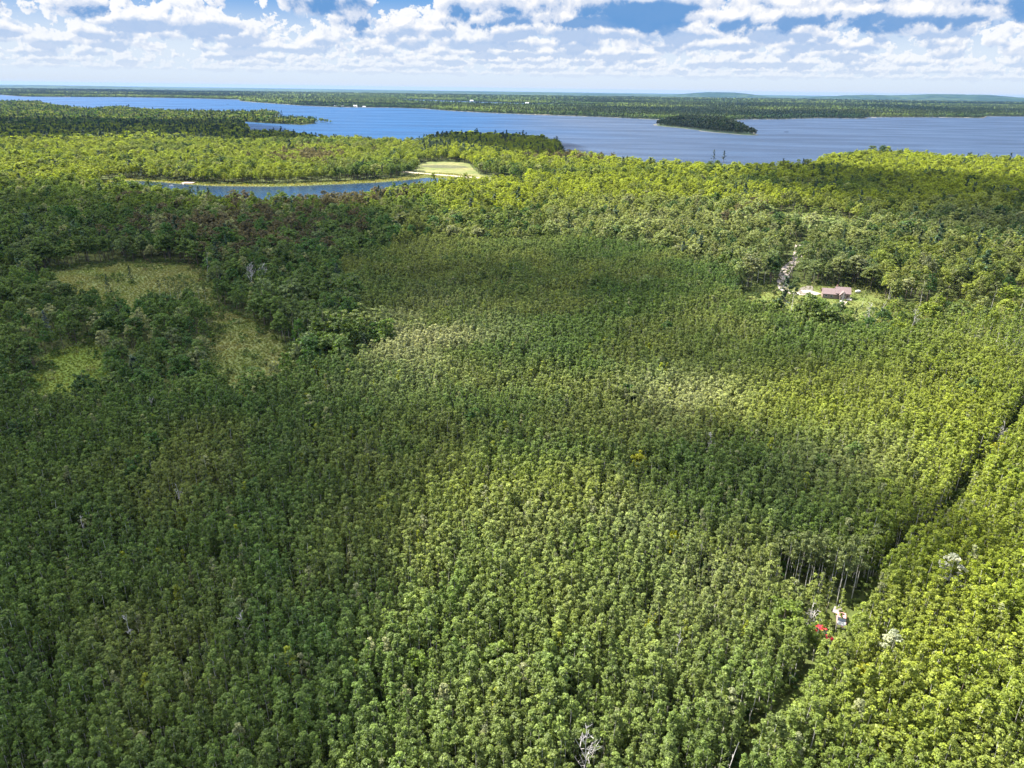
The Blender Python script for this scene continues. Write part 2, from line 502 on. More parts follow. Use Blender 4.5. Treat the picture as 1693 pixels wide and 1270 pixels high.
M_LAKE = water_material('lake_water', (0.0005, 0.034, 0.098), (0.022, 0.036, 0.064), 0.42, spec=0.18, coord=True)
M_LAKE2 = water_material('far_lake_water', (0.02, 0.05, 0.10), (0.02, 0.05, 0.10), 0.4, spec=0.25)
M_POND = water_material('pond_water', (0.012, 0.030, 0.065), (0.01, 0.02, 0.05), 0.06, amp=2, spec=0.45, bumps=0.12)

ground = tag(grid_sheet('ground', M_GROUND), kind='structure')
flat_poly('forest_floor', near_land, 0.02, ground_material('leaf_litter', (0.045, 0.060, 0.016), (0.07, 0.085, 0.024), (0.035, 0.042, 0.014), 0.02, 0.4, 0.3))
# main lake: between the near land's shore and the far shore
lake_poly = np.vstack([near_land[:len(shore_top)], far_shore[::-1]])
flat_poly('lake_water', lake_poly, 0.25, M_LAKE)
flat_poly('island_ground', island, 0.45, M_GROUND)
flat_poly('far_lake_water', lake2, 0.25, M_LAKE2)
flat_poly('pond_bank', rough_poly(pond_bank, 5), 0.05, M_DRY)
flat_poly('meadow', rough_poly(meadow_d, 4), 0.12, M_DRY)
flat_poly('pond_water', rough_poly(pond, 2.5), 0.2, M_POND)
flat_poly('marsh', rough_poly(marsh_a, 4), 0.05, M_MARSH)
flat_poly('green_meadow', rough_poly(marsh_c, 3), 0.05, M_MARSH2)
flat_poly('lawn', rough_poly(yard, 3), 0.07, M_LAWN)
flat_poly('scrubland', rough_poly(scrub_r, 5), 0.05, M_LAWN)
flat_poly('grass_strip', rough_poly(strip_r, 3), 0.05, M_LAWN)
ribbon('sand_road', road_d, 9.0, 0.3, M_SAND)
_, drive_pts = ribbon('driveway', drive, 6.0, 0.12, M_GRAVEL)
_, track_pts = ribbon('forest_track', track, 3.0, 0.04, M_LAWN)
flat_poly('driveway_pad', smooth_poly(P([(1322, 476), (1342, 471), (1346, 480), (1338, 487), (1318, 487)]), 2), 0.16, ground_material('worn_gravel', (0.16, 0.14, 0.115), (0.12, 0.11, 0.08), (0.20, 0.175, 0.15), 0.2, 1.5, 0.05))
# dark wet hollow in the meadow beyond the pond
flat_poly('wet_hollow', rough_poly(smooth_poly(P([(690, 275), (712, 272.5), (760, 274), (778, 277), (760, 279), (715, 278)]), 2), 3), 0.16,
          ground_material('wet_soil', (0.07, 0.075, 0.04), (0.10, 0.10, 0.045), (0.05, 0.05, 0.03), 0.05, 0.3))
# sand banks along the far shore
BEACH = []
sandp = [((888, 188.6), 9), ((903, 189.8), 12), ((946, 192), 6), ((1018, 194.4), 6), ((1072, 197.3), 7), ((1085, 198), 4), ((573, 177.2), 6), ((590, 177.6), 8), ((1445, 194.6), 8), ((110, 160.2), 8), ((238, 161.4), 5), ((1600, 194.8), 9), ((640, 178), 6), ((480, 173.4), 5)]
for (px_, py_), wpx in sandp:
    c0 = at(px_, py_); d0 = np.linalg.norm(c0[:2]); ww = wpx/FPX*d0/2
    th = np.linspace(0, 2*PI, 14)[:-1]
    flat_poly('sand_beach', np.stack([c0[0]+np.cos(th)*ww, c0[1]+np.sin(th)*ww*1.3+ww*.2], 1), 0.5, M_SAND)
    BEACH.append((c0[0], c0[1]+ww*.2, ww*1.15))


def shore_bank(name, line, hgt, seed, closed=False):
    """low pale bank where the woods meet the water"""
    n = len(line); V = []; F = []
    for i in range(n):
        a_ = line[max(0, i-1)] if not closed else line[i-1]; b_ = line[min(n-1, i+1)] if not closed else line[(i+1) % n]
        t_ = (b_-a_)/max(np.linalg.norm(b_-a_), 1e-6); nn = np.array([-t_[1], t_[0]])
        k = hgt*(.25+1.3*fbm(line[i:i+1], 180, seed)[0])
        p0 = line[i]-nn*1.5; p1 = line[i]+nn*5; p2 = line[i]+nn*9
        V += [(p0[0], p0[1], .1), (p1[0], p1[1], k), (p2[0], p2[1], .05)]
    m2 = n if closed else n-1
    for i in range(m2):
        j = (i+1) % n
        F += [(i*3, j*3, j*3+1, i*3+1), (i*3+1, j*3+1, j*3+2, i*3+2)]
    return tag(mesh_obj(name, V, F, M_BANK), kind='structure')


M_BANK = ground_material('shore_stones', (0.12, 0.11, 0.08), (0.22, 0.19, 0.14), (0.06, 0.07, 0.04), 0.01, 0.05)


def resample(pl, step, closed=False):
    out = []
    for i in range(len(pl) if closed else len(pl)-1):
        a_ = pl[i]; b_ = pl[(i+1) % len(pl)]; k = max(1, int(np.linalg.norm(b_-a_)/step))
        out += [a_+(b_-a_)*j/k for j in range(k)]
    out = np.array(out); ang = fbm(out, 130, 8)*4*PI
    return out+np.stack([np.cos(ang), np.sin(ang)], 1)*12*fbm(out, 90, 9)[:, None]


FS = resample(far_shore, 35)
shore_bank('far_shore_bank', FS, 1.3, 3)
shore_bank('island_bank', resample(island, 20, True)[::-1], 0.6, 5, True)


# ------------------------------------------------------------------ far hills
def hill(name, px0, px1, dist, hgt, seed):
    a = (at(px0, 160)[:2]); b = (at(px1, 160)[:2])
    ua = np.array([(px0-846.5)/FPX, 1.0]); ub = np.array([(px1-846.5)/FPX, 1.0])
    n = 60; mrows = 12
    V = []
    for i in range(n+1):
        s = i/n; u_ = ua*(1-s)+ub*s; c0 = u_*dist
        env = math.sin(PI*s)**0.7
        prof = hgt*env*(0.55+0.75*fbm(c0[None], 900, seed, 4)[0])
        for j in range(mrows+1):
            t_ = j/mrows; q = c0+u_*(t_-.5)*1800
            V.append((q[0], q[1], -4+prof*math.sin(PI*t_)**1.2+(6*vnoise(np.array([q[0]/60]), np.array([q[1]/60]), seed)[0] if 0 < j < mrows else 0)))
    F = [(i*(mrows+1)+j, (i+1)*(mrows+1)+j, (i+1)*(mrows+1)+j+1, i*(mrows+1)+j+1) for i in range(n) for j in range(mrows)]
    return tag(mesh_obj(name, V, F, M_FARG), kind='structure')


hill('hills', 1080, 1240, 16000, 95, 1)
hill('hills', 1280, 1700, 15000, 112, 2)
hill('hills', 1460, 1800, 12500, 80, 3)
hill('hills', -60, 330, 17000, 45, 4)
hill('hills', 560, 1120, 17500, 40, 5)


# ------------------------------------------------------------------ tree prototypes
def leaf_quads(centers, size, rng, up=0.5, outward=None, jitter=0.3, aspect=0.7):
    n = len(centers)
    nrm = rng.normal(size=(n, 3))
    nrm[:, 2] = np.abs(nrm[:, 2])*.8+up
    if outward is not None: nrm += outward*0.9
    nrm /= np.linalg.norm(nrm, axis=1)[:, None]
    t = rng.normal(size=(n, 3)); a = np.cross(nrm, t); a /= np.linalg.norm(a, axis=1)[:, None]
    b = np.cross(nrm, a)
    s = size*rng.uniform(1-jitter, 1+jitter, n)[:, None]*.5
    V = np.stack([centers-a*s-b*s*aspect, centers+a*s-b*s*aspect*.6, centers+a*s*.8+b*s*aspect, centers-a*s*.7+b*s*aspect], 1)
    return V.reshape(-1, 3), np.arange(4*n).reshape(n, 4)


def crown_points(rng, kind, H, R0, n_cl, n_leaf, z0):
    """clumps spread over the crown's volume, leaves spread over each clump"""
    C_ = []; O_ = []; K_ = []
    for k in range(n_cl):
        if kind == 'aspen':
            s = rng.beta(1.25, 1.1); z = z0+(H-z0)*s
            r = R0*(math.sin(PI*min(1, .18+.80*s))**.8)*(1 if s < .6 else 1-.5*(s-.6)/.4)
            rad = r*math.sqrt(rng.uniform(.15, 1)); cr = rng.uniform(.20, .44)*R0/1.1
        elif kind == 'round':
            v = rng.normal(size=3); v /= np.linalg.norm(v); v[2] = abs(v[2])*1.05-.3
            q = rng.uniform(.55, 1.08)
            z = z0+(H-z0)*(.34+.62*v[2]*q); rad = R0*q*math.hypot(v[0], v[1]); cr = rng.uniform(.13, .27)*R0
        elif kind == 'top':
            s = rng.uniform(0, 1); z = z0+(H-z0)*s
            rad = R0*math.sqrt(rng.uniform(.1, 1))*math.sin(PI*min(1, .25+.72*s)); cr = rng.uniform(.3, .5)*R0*.7
        elif kind == 'pine':
            s = k/n_cl; z = z0+(H-z0)*s
            rad = R0*(1-s*.75)*rng.uniform(.35, 1)*(.7+.5*math.sin(s*20)); cr = R0*rng.uniform(.18, .30)*(1.1-s*.5)
        else:  # spruce
            s = (k+rng.uniform(0, 1))/n_cl; z = z0+(H-z0)*s
            rad = R0*(1-s)**.9*rng.uniform(.4, 1); cr = R0*.22*(1.15-s)
        th = rng.uniform(0, 2*PI)
        c = np.array([rad*math.cos(th), rad*math.sin(th), z])
        d = rng.normal(size=(n_leaf, 3)); d /= np.linalg.norm(d, axis=1)[:, None]
        d[:, 2] = np.where(d[:, 2] < -.3, -d[:, 2], d[:, 2])
        flat = .75 if kind in ('aspen', 'round', 'top') else .4
        q = c+d*np.array([1, 1, flat])*cr*rng.uniform(.55, 1.05, (n_leaf, 1))
        C_.append(q); O_.append(d); K_.append(np.full(n_leaf, rng.uniform(0, 1)))
    return np.vstack(C_), np.vstack(O_), np.concatenate(K_)


def trunk_mb(rng, H, r, top=1.0, limbs=0, lr=1.0, z1=0.5):
    m_ = MB(); p = np.array([0, 0, -.3]); n = 4
    lean = rng.normal(size=2)*.015
    pts = [p]
    for i in range(1, n+1):
        pts.append(np.array([lean[0]*H*i/n+rng.normal()*.06, lean[1]*H*i/n+rng.normal()*.06, H*top*i/n]))
    for i in range(n):
        m_.tube(pts[i], pts[i+1], r*(1-.8*i/n), r*(1-.8*(i+1)/n), 5)
    for k in range(limbs):
        s = rng.uniform(z1, .92); i = min(n-1, int(s*n)); f = s*n-i
        a = pts[i]*(1-f)+pts[i+1]*f; th = rng.uniform(0, 2*PI); L = lr*rng.uniform(.5, 1)*(1.2-s)
        b = a+np.array([math.cos(th)*L, math.sin(th)*L, L*rng.uniform(.5, 1.1)])
        m_.tube(a, b, r*.35*(1.1-s), r*.08, 4)
    return m_


def set_clump(me, K_, nquad_off=0):
    at_ = me.attributes.new('clump', 'FLOAT', 'FACE')
    v = np.zeros(len(me.polygons), np.float32); v[nquad_off:nquad_off+len(K_)] = K_
    at_.data.foreach_set('value', v)


SPEC = {  # kind, height, crown radius, clumps, leaves, crown start, leaf size, trunk radius, limbs, pale bark
    'aspen': dict(kind='aspen', H=11.0, R=1.15, n=30, m=30, z0=3.4, s=0.22, tr=.09, limbs=3, pale=True, up=.35),
    'broad': dict(kind='round', H=16.0, R=4.2, n=64, m=26, z0=4.6, s=0.55, tr=.24, limbs=6, pale=False, up=.45),
    'edge': dict(kind='top', H=15.0, R=2.3, n=24, m=34, z0=8.2, s=0.44, tr=.13, limbs=6, pale=True, up=.35),
    'pine': dict(kind='pine', H=17.0, R=4.0, n=40, m=18, z0=5.0, s=0.7, tr=.24, limbs=8, pale=False, up=.9),
    'spruce': dict(kind='spruce', H=14.0, R=2.4, n=44, m=14, z0=1.0, s=0.6, tr=.16, limbs=0, pale=False, up=.7),
    'bush': dict(kind='round', H=2.6, R=1.6, n=12, m=20, z0=0.0, s=0.36, tr=.05, limbs=3, pale=False, up=.4),
    'far': dict(kind='round', H=17.0, R=5.2, n=12, m=9, z0=3.0, s=2.8, tr=.3, limbs=0, pale=False, up=.35),
    'farpine': dict(kind='spruce', H=21.0, R=4.0, n=14, m=6, z0=2.0, s=2.4, tr=.3, limbs=0, pale=False, up=.5),
}


def proto(key, seed):
    sp = SPEC[key]; rng = np.random.default_rng(seed)
    H = sp['H']*rng.uniform(.92, 1.08); R_ = sp['R']*rng.uniform(.88, 1.12)
    Cc, Oo, Kk = crown_points(rng, sp['kind'], H, R_, sp['n'], sp['m'], sp['z0']*rng.uniform(.85, 1.15))
    lv, lf = leaf_quads(Cc, sp['s'], rng, sp['up'], Oo)
    tr = trunk_mb(rng, H*.96 if sp['kind'] in ('pine', 'spruce') else H*.86, sp['tr'], 1.0, sp['limbs'], R_*.8, sp['z0']/H)
    return lv, lf, Kk, tr, sp


def proto_meshes(key, seed):
    """crown mesh and trunk mesh, for a tree that is a thing with parts"""
    lv, lf, Kk, tr, sp = proto(key, seed)
    lm = M_NEEDLE if sp['kind'] in ('pine', 'spruce') else M_LEAF
    c = mesh_obj('crown', lv, lf, lm, link=False); set_clump(c.data, Kk)
    t = mesh_obj('trunk', tr.V, tr.F, M_BARK_PALE if sp['pale'] else M_BARK, link=False)
    return c.data, t.data


def proto_joined(key, seed):
    """one mesh with both, for the mass of the forest"""
    lv, lf, Kk, tr, sp = proto(key, seed)
    lm = M_NEEDLE if sp['kind'] in ('pine', 'spruce') else M_LEAF
    tv = np.array(tr.V); off = len(lv)
    F = [tuple(f) for f in lf]+[tuple(off+i for i in f) for f in tr.F]
    fm = [0]*len(lf)+[1]*len(tr.F)
    o = mesh_obj(key+'_tree', np.vstack([lv, tv]), F, [lm, M_BARK_PALE if sp['pale'] else M_BARK], fm=fm, link=False)
    set_clump(o.data, Kk)
    return o


NVAR = {'aspen': 9, 'broad': 7, 'edge': 5, 'pine': 5, 'spruce': 3, 'bush': 4, 'far': 4, 'farpine': 3}


def scatter_object(name, key, pts, sc, tint, protos=None, flat=None, **kw):
    """ONE object: a cloud of points, each carrying a tree of the given kind (geometry nodes)"""
    n = len(pts)
    me = bpy.data.meshes.new(name)
    me.vertices.add(n); me.vertices.foreach_set('co', np.asarray(pts, np.float32).ravel())
    a = me.attributes.new('tint', 'FLOAT_VECTOR', 'POINT'); a.data.foreach_set('vector', np.asarray(tint, np.float32).ravel())
    a = me.attributes.new('sz', 'FLOAT_VECTOR', 'POINT'); a.data.foreach_set('vector', np.asarray(sc, np.float32).ravel())
    rot = np.zeros((n, 3), np.float32); rot[:, 2] = RNG.uniform(0, 2*PI, n)
    rot[:, 0] = RNG.normal(size=n)*.03; rot[:, 1] = RNG.normal(size=n)*.03
    a = me.attributes.new('rt', 'FLOAT_VECTOR', 'POINT'); a.data.foreach_set('vector', rot.ravel())
    a = me.attributes.new('kind_index', 'INT', 'POINT'); a.data.foreach_set('value', RNG.integers(0, NVAR[key], n).astype(np.int32))
    o = bpy.data.objects.new(name, me); C.objects.link(o)
    col_ = bpy.data.collections.new(name+'_kinds')
    for v in range(NVAR[key]):
        p_ = proto_joined(key, 100+v*7) if protos is None else protos[v]
        col_.objects.link(p_)
    ng = bpy.data.node_groups.new(name+'_nodes', 'GeometryNodeTree')
    ng.interface.new_socket('Geometry', in_out='INPUT', socket_type='NodeSocketGeometry')
    ng.interface.new_socket('Geometry', in_out='OUTPUT', socket_type='NodeSocketGeometry')
    N = ng.nodes; L = ng.links
    gi = N.new('NodeGroupInput'); go = N.new('NodeGroupOutput')
    mp = N.new('GeometryNodeMeshToPoints'); L.new(gi.outputs[0], mp.inputs['Mesh'])
    ci = N.new('GeometryNodeCollectionInfo'); ci.inputs['Collection'].default_value = col_
    ci.inputs['Separate Children'].default_value = True; ci.inputs['Reset Children'].default_value = True
    ip = N.new('GeometryNodeInstanceOnPoints')
    L.new(mp.outputs[0], ip.inputs['Points']); L.new(ci.outputs[0], ip.inputs['Instance'])
    ip.inputs['Pick Instance'].default_value = True

    def attr(nm, dt):
        q = N.new('GeometryNodeInputNamedAttribute'); q.data_type = dt; q.inputs['Name'].default_value = nm
        return q.outputs['Attribute']
    L.new(attr('kind_index', 'INT'), ip.inputs['Instance Index'])
    e2r = N.new('FunctionNodeEulerToRotation'); L.new(attr('rt', 'FLOAT_VECTOR'), e2r.inputs[0])
    L.new(e2r.outputs[0], ip.inputs['Rotation'])
    L.new(attr('sz', 'FLOAT_VECTOR'), ip.inputs['Scale'])
    L.new(ip.outputs[0], go.inputs[0])
    md = o.modifiers.new('scatter', 'NODES'); md.node_group = ng
    return tag(o, kind='stuff', **kw)


def jgrid(x0, x1, y0, y1, s):
    nx = int((x1-x0)/s); ny = int((y1-y0)/(s*.87))
    i, j = np.meshgrid(np.arange(nx), np.arange(ny), indexing='ij')
    p = np.stack([x0+(i+.5*(j % 2))*s, y0+j*s*.87], -1).reshape(-1, 2).astype(float)
    return p+RNG.uniform(-.58, .58, p.shape)*s


def in_view(p, m_left=260, m_right=130, m_bot=260, z=6.0):
    q = pix(np.column_stack([p, np.full(len(p), z)]))
    return (q[:, 0] > -m_left) & (q[:, 0] < 1693+m_right) & (q[:, 1] < 1270+m_bot) & (q[:, 2] > 20)


opens = [rough_poly(x, 3) for x in (pond_bank, meadow_d, marsh_a, marsh_c, yard, strip_r)]


def clear_of(p, pad=0.0):
    ok = inside(p, near_land)
    for o_ in opens:
        ok &= ~inside(p, o_)
    ok &= edge_dist(p, track_pts, False) > .7+1.8*fbm(p, 11, 97)+pad
    ok &= edge_dist(p, drive_pts, False) > 5.0
    ok &= edge_dist(p, road_d, False) > 8.0
    return ok


# tints are foliage base colours
def tint_map(p, kind):
    """patches of stands of different age and species, read off the photo as areas on the map"""
    n = len(p)
    q = pix(np.column_stack([p, np.full(n, 10.0)]))
    f1 = fbm(p, 55, 21)[:, None]; f2 = fbm(p, 16, 33)[:, None]; r = RNG.uniform(0, 1, (n, 1)); r2 = RNG.uniform(0, 1, (n, 1))
    green = np.array([.090, .147, .024]); olive = np.array([.152, .188, .040]); yel = np.array([.222, .262, .014])
    deep = np.array([.042, .095, .016]); pale = np.array([.24, .262, .125]); brown = np.array([.14, .105, .060])
    sm = lambda v, a, b: np.clip((v-a)/(b-a), 0, 1)**2*(3-2*np.clip((v-a)/(b-a), 0, 1))
    if kind == 'aspen':
        c = green+(olive-green)*sm(f1, .35, .62)
        c = c+(deep*1.2-c)*sm(fbm(p, 30, 131)[:, None], .52, .72)*.4
        c = c+(deep*1.1-c)*sm(f2, .56, .78)*.55
        # silver leaved patches turned by the wind
        for (cx, cy, rx, ry, k) in ((1160, 655, 120, 45, 1.1), (690, 555, 130, 55, 1.3), (1440, 760, 150, 60, .75), (960, 860, 170, 60, .45), (1590, 600, 60, 50, .6), (600, 650, 120, 25, .3), (1100, 950, 200, 80, .3)):
            k_ = np.exp(-(((q[:, 0]-cx)/rx)**2+((q[:, 1]-cy)/ry)**2))[:, None]*k
            c = c+(pale-c)*k_*sm(f2, .25, .6)
        for (cx, cy, rx, ry, k) in ((1330, 660, 170, 60, .55), (1620, 900, 200, 320, .8), (1500, 1150, 160, 150, .4), (860, 800, 160, 60, .3), (1600, 660, 120, 120, .5), (900, 950, 200, 120, .2)):
            k_ = np.exp(-(((q[:, 0]-cx)/rx)**2+((q[:, 1]-cy)/ry)**2))[:, None]*k
            c = c+(yel-c)*k_
        c = np.where(r > .994, yel*.85, c); c = np.where((r > .975) & (r < .99), pale*.85, c)
    else:
        c = green*.92+(olive-green)*sm(f1, .35, .65)*1.0
        c = np.where(r < .20, deep*1.05, c); c = np.where((r > .86) & (r < .93), pale*.8, c)
        # the yellow green belts this side of the lake
        band = ((q[:, 1] > 205) & (q[:, 1] < 350))[:, None]*sm(fbm(p, 130, 5)[:, None], .18, .45)
        left = (q[:, 0] < 720)[:, None]
        c = c+(yel-c)*band*np.where(left, .70, .95)*sm(r2, .0, .35)
        c = c+(pale*.95-c)*(((q[:, 0] > 900) & (q[:, 1] > 330) & (q[:, 1] < 470))[:, None])*.45*sm(r2, .2, .8)
        c = c+(yel*.9-c)*(((q[:, 0] > 1450) & (q[:, 1] > 400))[:, None])*.55*sm(r2, .2, .8)
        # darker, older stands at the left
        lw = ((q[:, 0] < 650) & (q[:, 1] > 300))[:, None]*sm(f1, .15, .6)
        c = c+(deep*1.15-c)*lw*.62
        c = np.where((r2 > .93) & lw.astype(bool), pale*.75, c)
        # brownish stand left of the middle and by the pond
        for (cx, cy, rx, ry, k) in ((380, 375, 130, 35, .75), (540, 330, 90, 16, .9), (520, 258, 60, 10, .9), (950, 257, 60, 8, .8), (850, 232, 30, 8, .2), (1280, 350, 100, 12, .4)):
            k_ = np.exp(-(((q[:, 0]-cx)/rx)**2+((q[:, 1]-cy)/ry)**2))[:, None]
            c = c+(brown-c)*(k_*k > r2*.9)*.8
        if kind == 'pine': c = np.array([.028, .055, .022])*(.8+.5*r2)+0*c
    return c*(.74+.50*r2)*(.84+.30*f2)


CLEAR_SPOTS = list(BEACH)      # (x, y, radius): where named trees and objects stand


LOW_SPOTS = []        # kept free of tall trees only, so that the trunks behind show


def spots_ok(p):
    ok = np.ones(len(p), bool)
    for x, y, r in CLEAR_SPOTS: ok &= np.hypot(p[:, 0]-x, p[:, 1]-y) > r
    return ok


# ------------------------------------------------------------------ clouds overhead (they throw the big soft shadows)
def cloud(name, poly_px, z_can, alt, thick, dens, soft, seed, wob=0.5):
    g = P(poly_px, z_can)
    off = SUN_V[:2]/SUN_V[2]*(alt-z_can)
    poly = smooth_poly(g+off, 2)
    lo = poly.min(0)-soft*.6; hi = poly.max(0)+soft*.6
    step = max((hi-lo).max()/70, soft/6)
    nx, ny = (np.ceil((hi-lo)/step).astype(int)+1)
    xx, yy = np.meshgrid(lo[0]+np.arange(nx)*step, lo[1]+np.arange(ny)*step, indexing='ij')
    p = np.stack([xx.ravel(), yy.ravel()], 1)
    sd = edge_dist(p, poly)*np.where(inside(p, poly), 1, -1)
    sd = sd+(fbm(p, soft*2.2, seed, 4)-.5)*soft*1.6
    k = np.clip((sd+soft*.35)/soft, 0, 1); k = k*k*(3-2*k)
    t = thick*k*(1-wob+2*wob*fbm(p, soft*2.6, seed+9, 4))
    t = np.where(k < .02, 0, np.maximum(t, 1.0)); t = t.reshape(nx, ny)
    t[0, :] = t[-1, :] = t[:, 0] = t[:, -1] = 0
    pos = t > 0
    V = []; ti = -np.ones((nx, ny), int); bi = -np.ones((nx, ny), int); F = []
    cell = pos[:-1, :-1] | pos[1:, :-1] | pos[:-1, 1:] | pos[1:, 1:]
    for i, j in zip(*np.nonzero(cell)):
        for a, b in ((i, j), (i+1, j), (i+1, j+1), (i, j+1)):
            if ti[a, b] < 0:
                ti[a, b] = len(V); V.append((xx[a, b], yy[a, b], alt+t[a, b]*.8))
                if t[a, b] > 0: bi[a, b] = len(V); V.append((xx[a, b], yy[a, b], alt-t[a, b]*.2))
                else: bi[a, b] = ti[a, b]
        q = [(i, j), (i+1, j), (i+1, j+1), (i, j+1)]
        F.append([ti[c] for c in q]); F.append([bi[c] for c in q[::-1]])
    m_, tt = mat(name+'_vapour')
    vs = tt.new('ShaderNodeVolumeScatter'); vs.inputs['Density'].default_value = dens
    vs.inputs['Color'].default_value = (1, 1, 1, 1)
    oo = tt.new('ShaderNodeOutputMaterial'); tt.l.new(vs.outputs[0], oo.inputs['Volume'])
    o = mesh_obj('cloud', V, F, m_, smooth=True)
    return tag(o, kind='stuff')


CLOUDS = [
    # outline of its shadow on the treetops, canopy height, altitude, thickness, density, softness
    ([(-300, 330), (0, 318), (180, 330), (420, 338), (640, 345), (720, 366), (710, 392), (900, 402), (1080, 418), (1150, 455), (1120, 505), (1000, 525), (860, 518), (720, 505), (580, 560), (500, 600), (300, 640), (0, 650), (-300, 690)], 12, 620, 60, .023, 100, 3, .7),
    ([(-400, 600), (120, 640), (480, 612), (700, 640), (860, 650), (890, 700), (800, 740), (690, 790), (600, 900), (540, 1050), (470, 1290), (400, 1600), (-900, 1700)], 10, 420, 50, .026, 42, 5, .4),
    ([(850, 560), (1020, 545), (1200, 540), (1330, 560), (1390, 600), (1230, 625), (1080, 610), (900, 605), (760, 625), (700, 600)], 10, 600, 45, .012, 45, 7, .5),
    ([(900, 690), (1030, 672), (1150, 700), (1300, 735), (1420, 780), (1530, 830), (1560, 868), (1450, 900), (1300, 870), (1150, 820), (1000, 770)], 10, 480, 45, .019, 32, 9, .5),
    ([(-300, 196), (60, 190), (300, 196), (420, 196), (530, 216), (520, 226), (380, 224), (250, 216), (150, 219), (0, 222), (-300, 226)], 14, 1100, 120, .020, 120, 11, .3),
    ([(690, 230), (705, 219), (860, 219), (930, 226), (930, 250), (860, 256), (800, 240)], 14, 1100, 120, .022, 50, 13, .3),
    ([(1180, 268), (1300, 262), (1400, 276), (1560, 284), (1760, 292), (1760, 372), (1600, 376), (1500, 360), (1420, 325), (1300, 305)], 14, 900, 90, .020, 60, 15, .35),
    ([(40, 290), (120, 300), (200, 310), (330, 318), (330, 330), (120, 326), (-100, 320), (-100, 296)], 14, 620, 40, .009, 40, 27, .4),
    ([(1250, 395), (1400, 380), (1640, 400), (1700, 440), (1600, 480), (1450, 450), (1280, 440)], 12, 620, 45, .009, 40, 29, .5),
]
for k, cspec in enumerate(CLOUDS):
    cloud('cloud', *cspec)

# ------------------------------------------------------------------ haze
hz = MB().box(-33000, 33000, -2000, 33000, -6, 118)
m_, tt = mat('haze_air')
pv = tt.new('ShaderNodeVolumePrincipled'); pv.inputs['Density'].default_value = HAZE_DENS = 1.5e-5
pv.inputs['Color'].default_value = (0.16, 0.32, 0.66, 1); pv.inputs['Anisotropy'].default_value = 0.2
oo = tt.new('ShaderNodeOutputMaterial'); tt.l.new(pv.outputs[0], oo.inputs['Volume'])
tag(hz.build('haze', m_), kind='stuff')

# ------------------------------------------------------------------ individual trees with a character of their own
_pm = {}


def pmesh(key, v):
    if (key, v) not in _pm: _pm[(key, v)] = proto_meshes(key, 100+v*7)
    return _pm[(key, v)]


def tree(name, key, v, loc, sc, tint, label, cat='tree', group=None, rz=None):
    cm, tm = pmesh(key, v)
    root = empty(name, (loc[0], loc[1], 0), RNG.uniform(0, 6.28) if rz is None else rz, label=label, cat=cat, group=group)
    sc = (sc, sc, sc) if np.isscalar(sc) else sc
    root.scale = tuple(float(s) for s in sc)
    for nm, me in (('crown', cm), ('trunk', tm)):
        o = bpy.data.objects.new(nm, me); C.objects.link(o); o.parent = root
        o['tint'] = [float(x) for x in tint]
    return root


YEL = (.27, .28, .012); PALE = (.27, .29, .14); OLV = (.13, .16, .04)


def named(name, key, v, px, py, sc, tint, label, cat='tree', r=3.0, base=True, group=None):
    H = SPEC[key]['H']*(sc if np.isscalar(sc) else sc[2])
    p = at(px, py, 0 if base else H*.97)
    CLEAR_SPOTS.append((p[0], p[1], r))
    return tree(name, key, v, p, sc, tint, label, cat, group)


# py given as the crown's top when base=False
named('maple_tree', 'broad', 0, 1304, 985, (.95, .95, .82), (.115, .165, .018), 'big full green maple crown left of the red car at the track', base=False, r=4)
named('maple_tree', 'broad', 1, 1432, 1092, (.55, .55, .66), YEL, 'small bright yellow green round tree right of the dark gap, lower right', base=False, r=2.2)
named('maple_tree', 'broad', 2, 1655, 725, (.7, .7, .72), YEL, 'bright yellow green tree right of the track near the right edge', base=False, r=3)
named('willow_tree', 'edge', 0, 1580, 925, (1.1, 1.1, .82), (.30, .31, .24), 'whitish silver leaved tree standing among yellow green aspens at right', base=False, r=2.5)
named('willow_tree', 'edge', 1, 1480, 1048, (.9, .9, .80), (.27, .29, .19), 'small pale silver crown between the red car and the yellow round tree', base=False, r=2)
named('maple_tree', 'broad', 3, 690, 1070, (.62, .62, .74), (.105, .16, .02), 'fresh green spreading tree at lower centre left of the other broad tree', base=False, r=2.8)
named('maple_tree', 'broad', 4, 822, 1058, (.85, .85, .74), (.11, .16, .022), 'broad green tree with upright leafy branches at the lower centre', base=False, r=3.6)
named('maple_tree', 'broad', 5, 1057, 742, (.6, .6, .74), YEL, 'yellow green tree standing alone above the dark cloud shadow at centre', base=False, r=2.6)
named('maple_tree', 'broad', 1, 1080, 1005, (.32, .32, .66), YEL, 'narrow yellow sapling in the olive aspens right of the lower centre', base=False, r=1.5)
named('maple_tree', 'broad', 6, 1118, 868, (.4, .4, .70), YEL, 'small lime green tree just right of the centre of the wood', base=False, r=2)
named('maple_tree', 'broad', 0, 1600, 1110, (.7, .7, .72), (.15, .19, .02), 'yellow green tree close to the right edge near the bottom', base=False, r=2.8)
named('maple_tree', 'broad', 2, 1465, 1195, (.85, .85, .74), (.15, .185, .02), 'yellow olive broad tree at the bottom edge, right of centre', base=False, r=3.2)
named('maple_tree', 'broad', 3, 30, 612, (1.0, 1.0, .72), (.07, .13, .02), 'round dark green tree at the left edge beside the small green meadow', base=False, r=6)
named('spruce_tree', 'spruce', 0, 181, 487, (.85, .85, .72), (.03, .055, .025), 'small dark spruce at the near edge of the marsh clearing', 'spruce tree', r=4)
named('spruce_tree', 'spruce', 1, 217, 466, (.8, .8, .62), (.03, .05, .025), 'small dark spruce in the middle of the marsh clearing', 'spruce tree', r=4)
named('spruce_tree', 'spruce', 2, 83, 566, (1.3, 1.3, .95), (.075, .10, .095), 'blue grey spruce in the woods above the small green meadow', 'spruce tree', r=4)
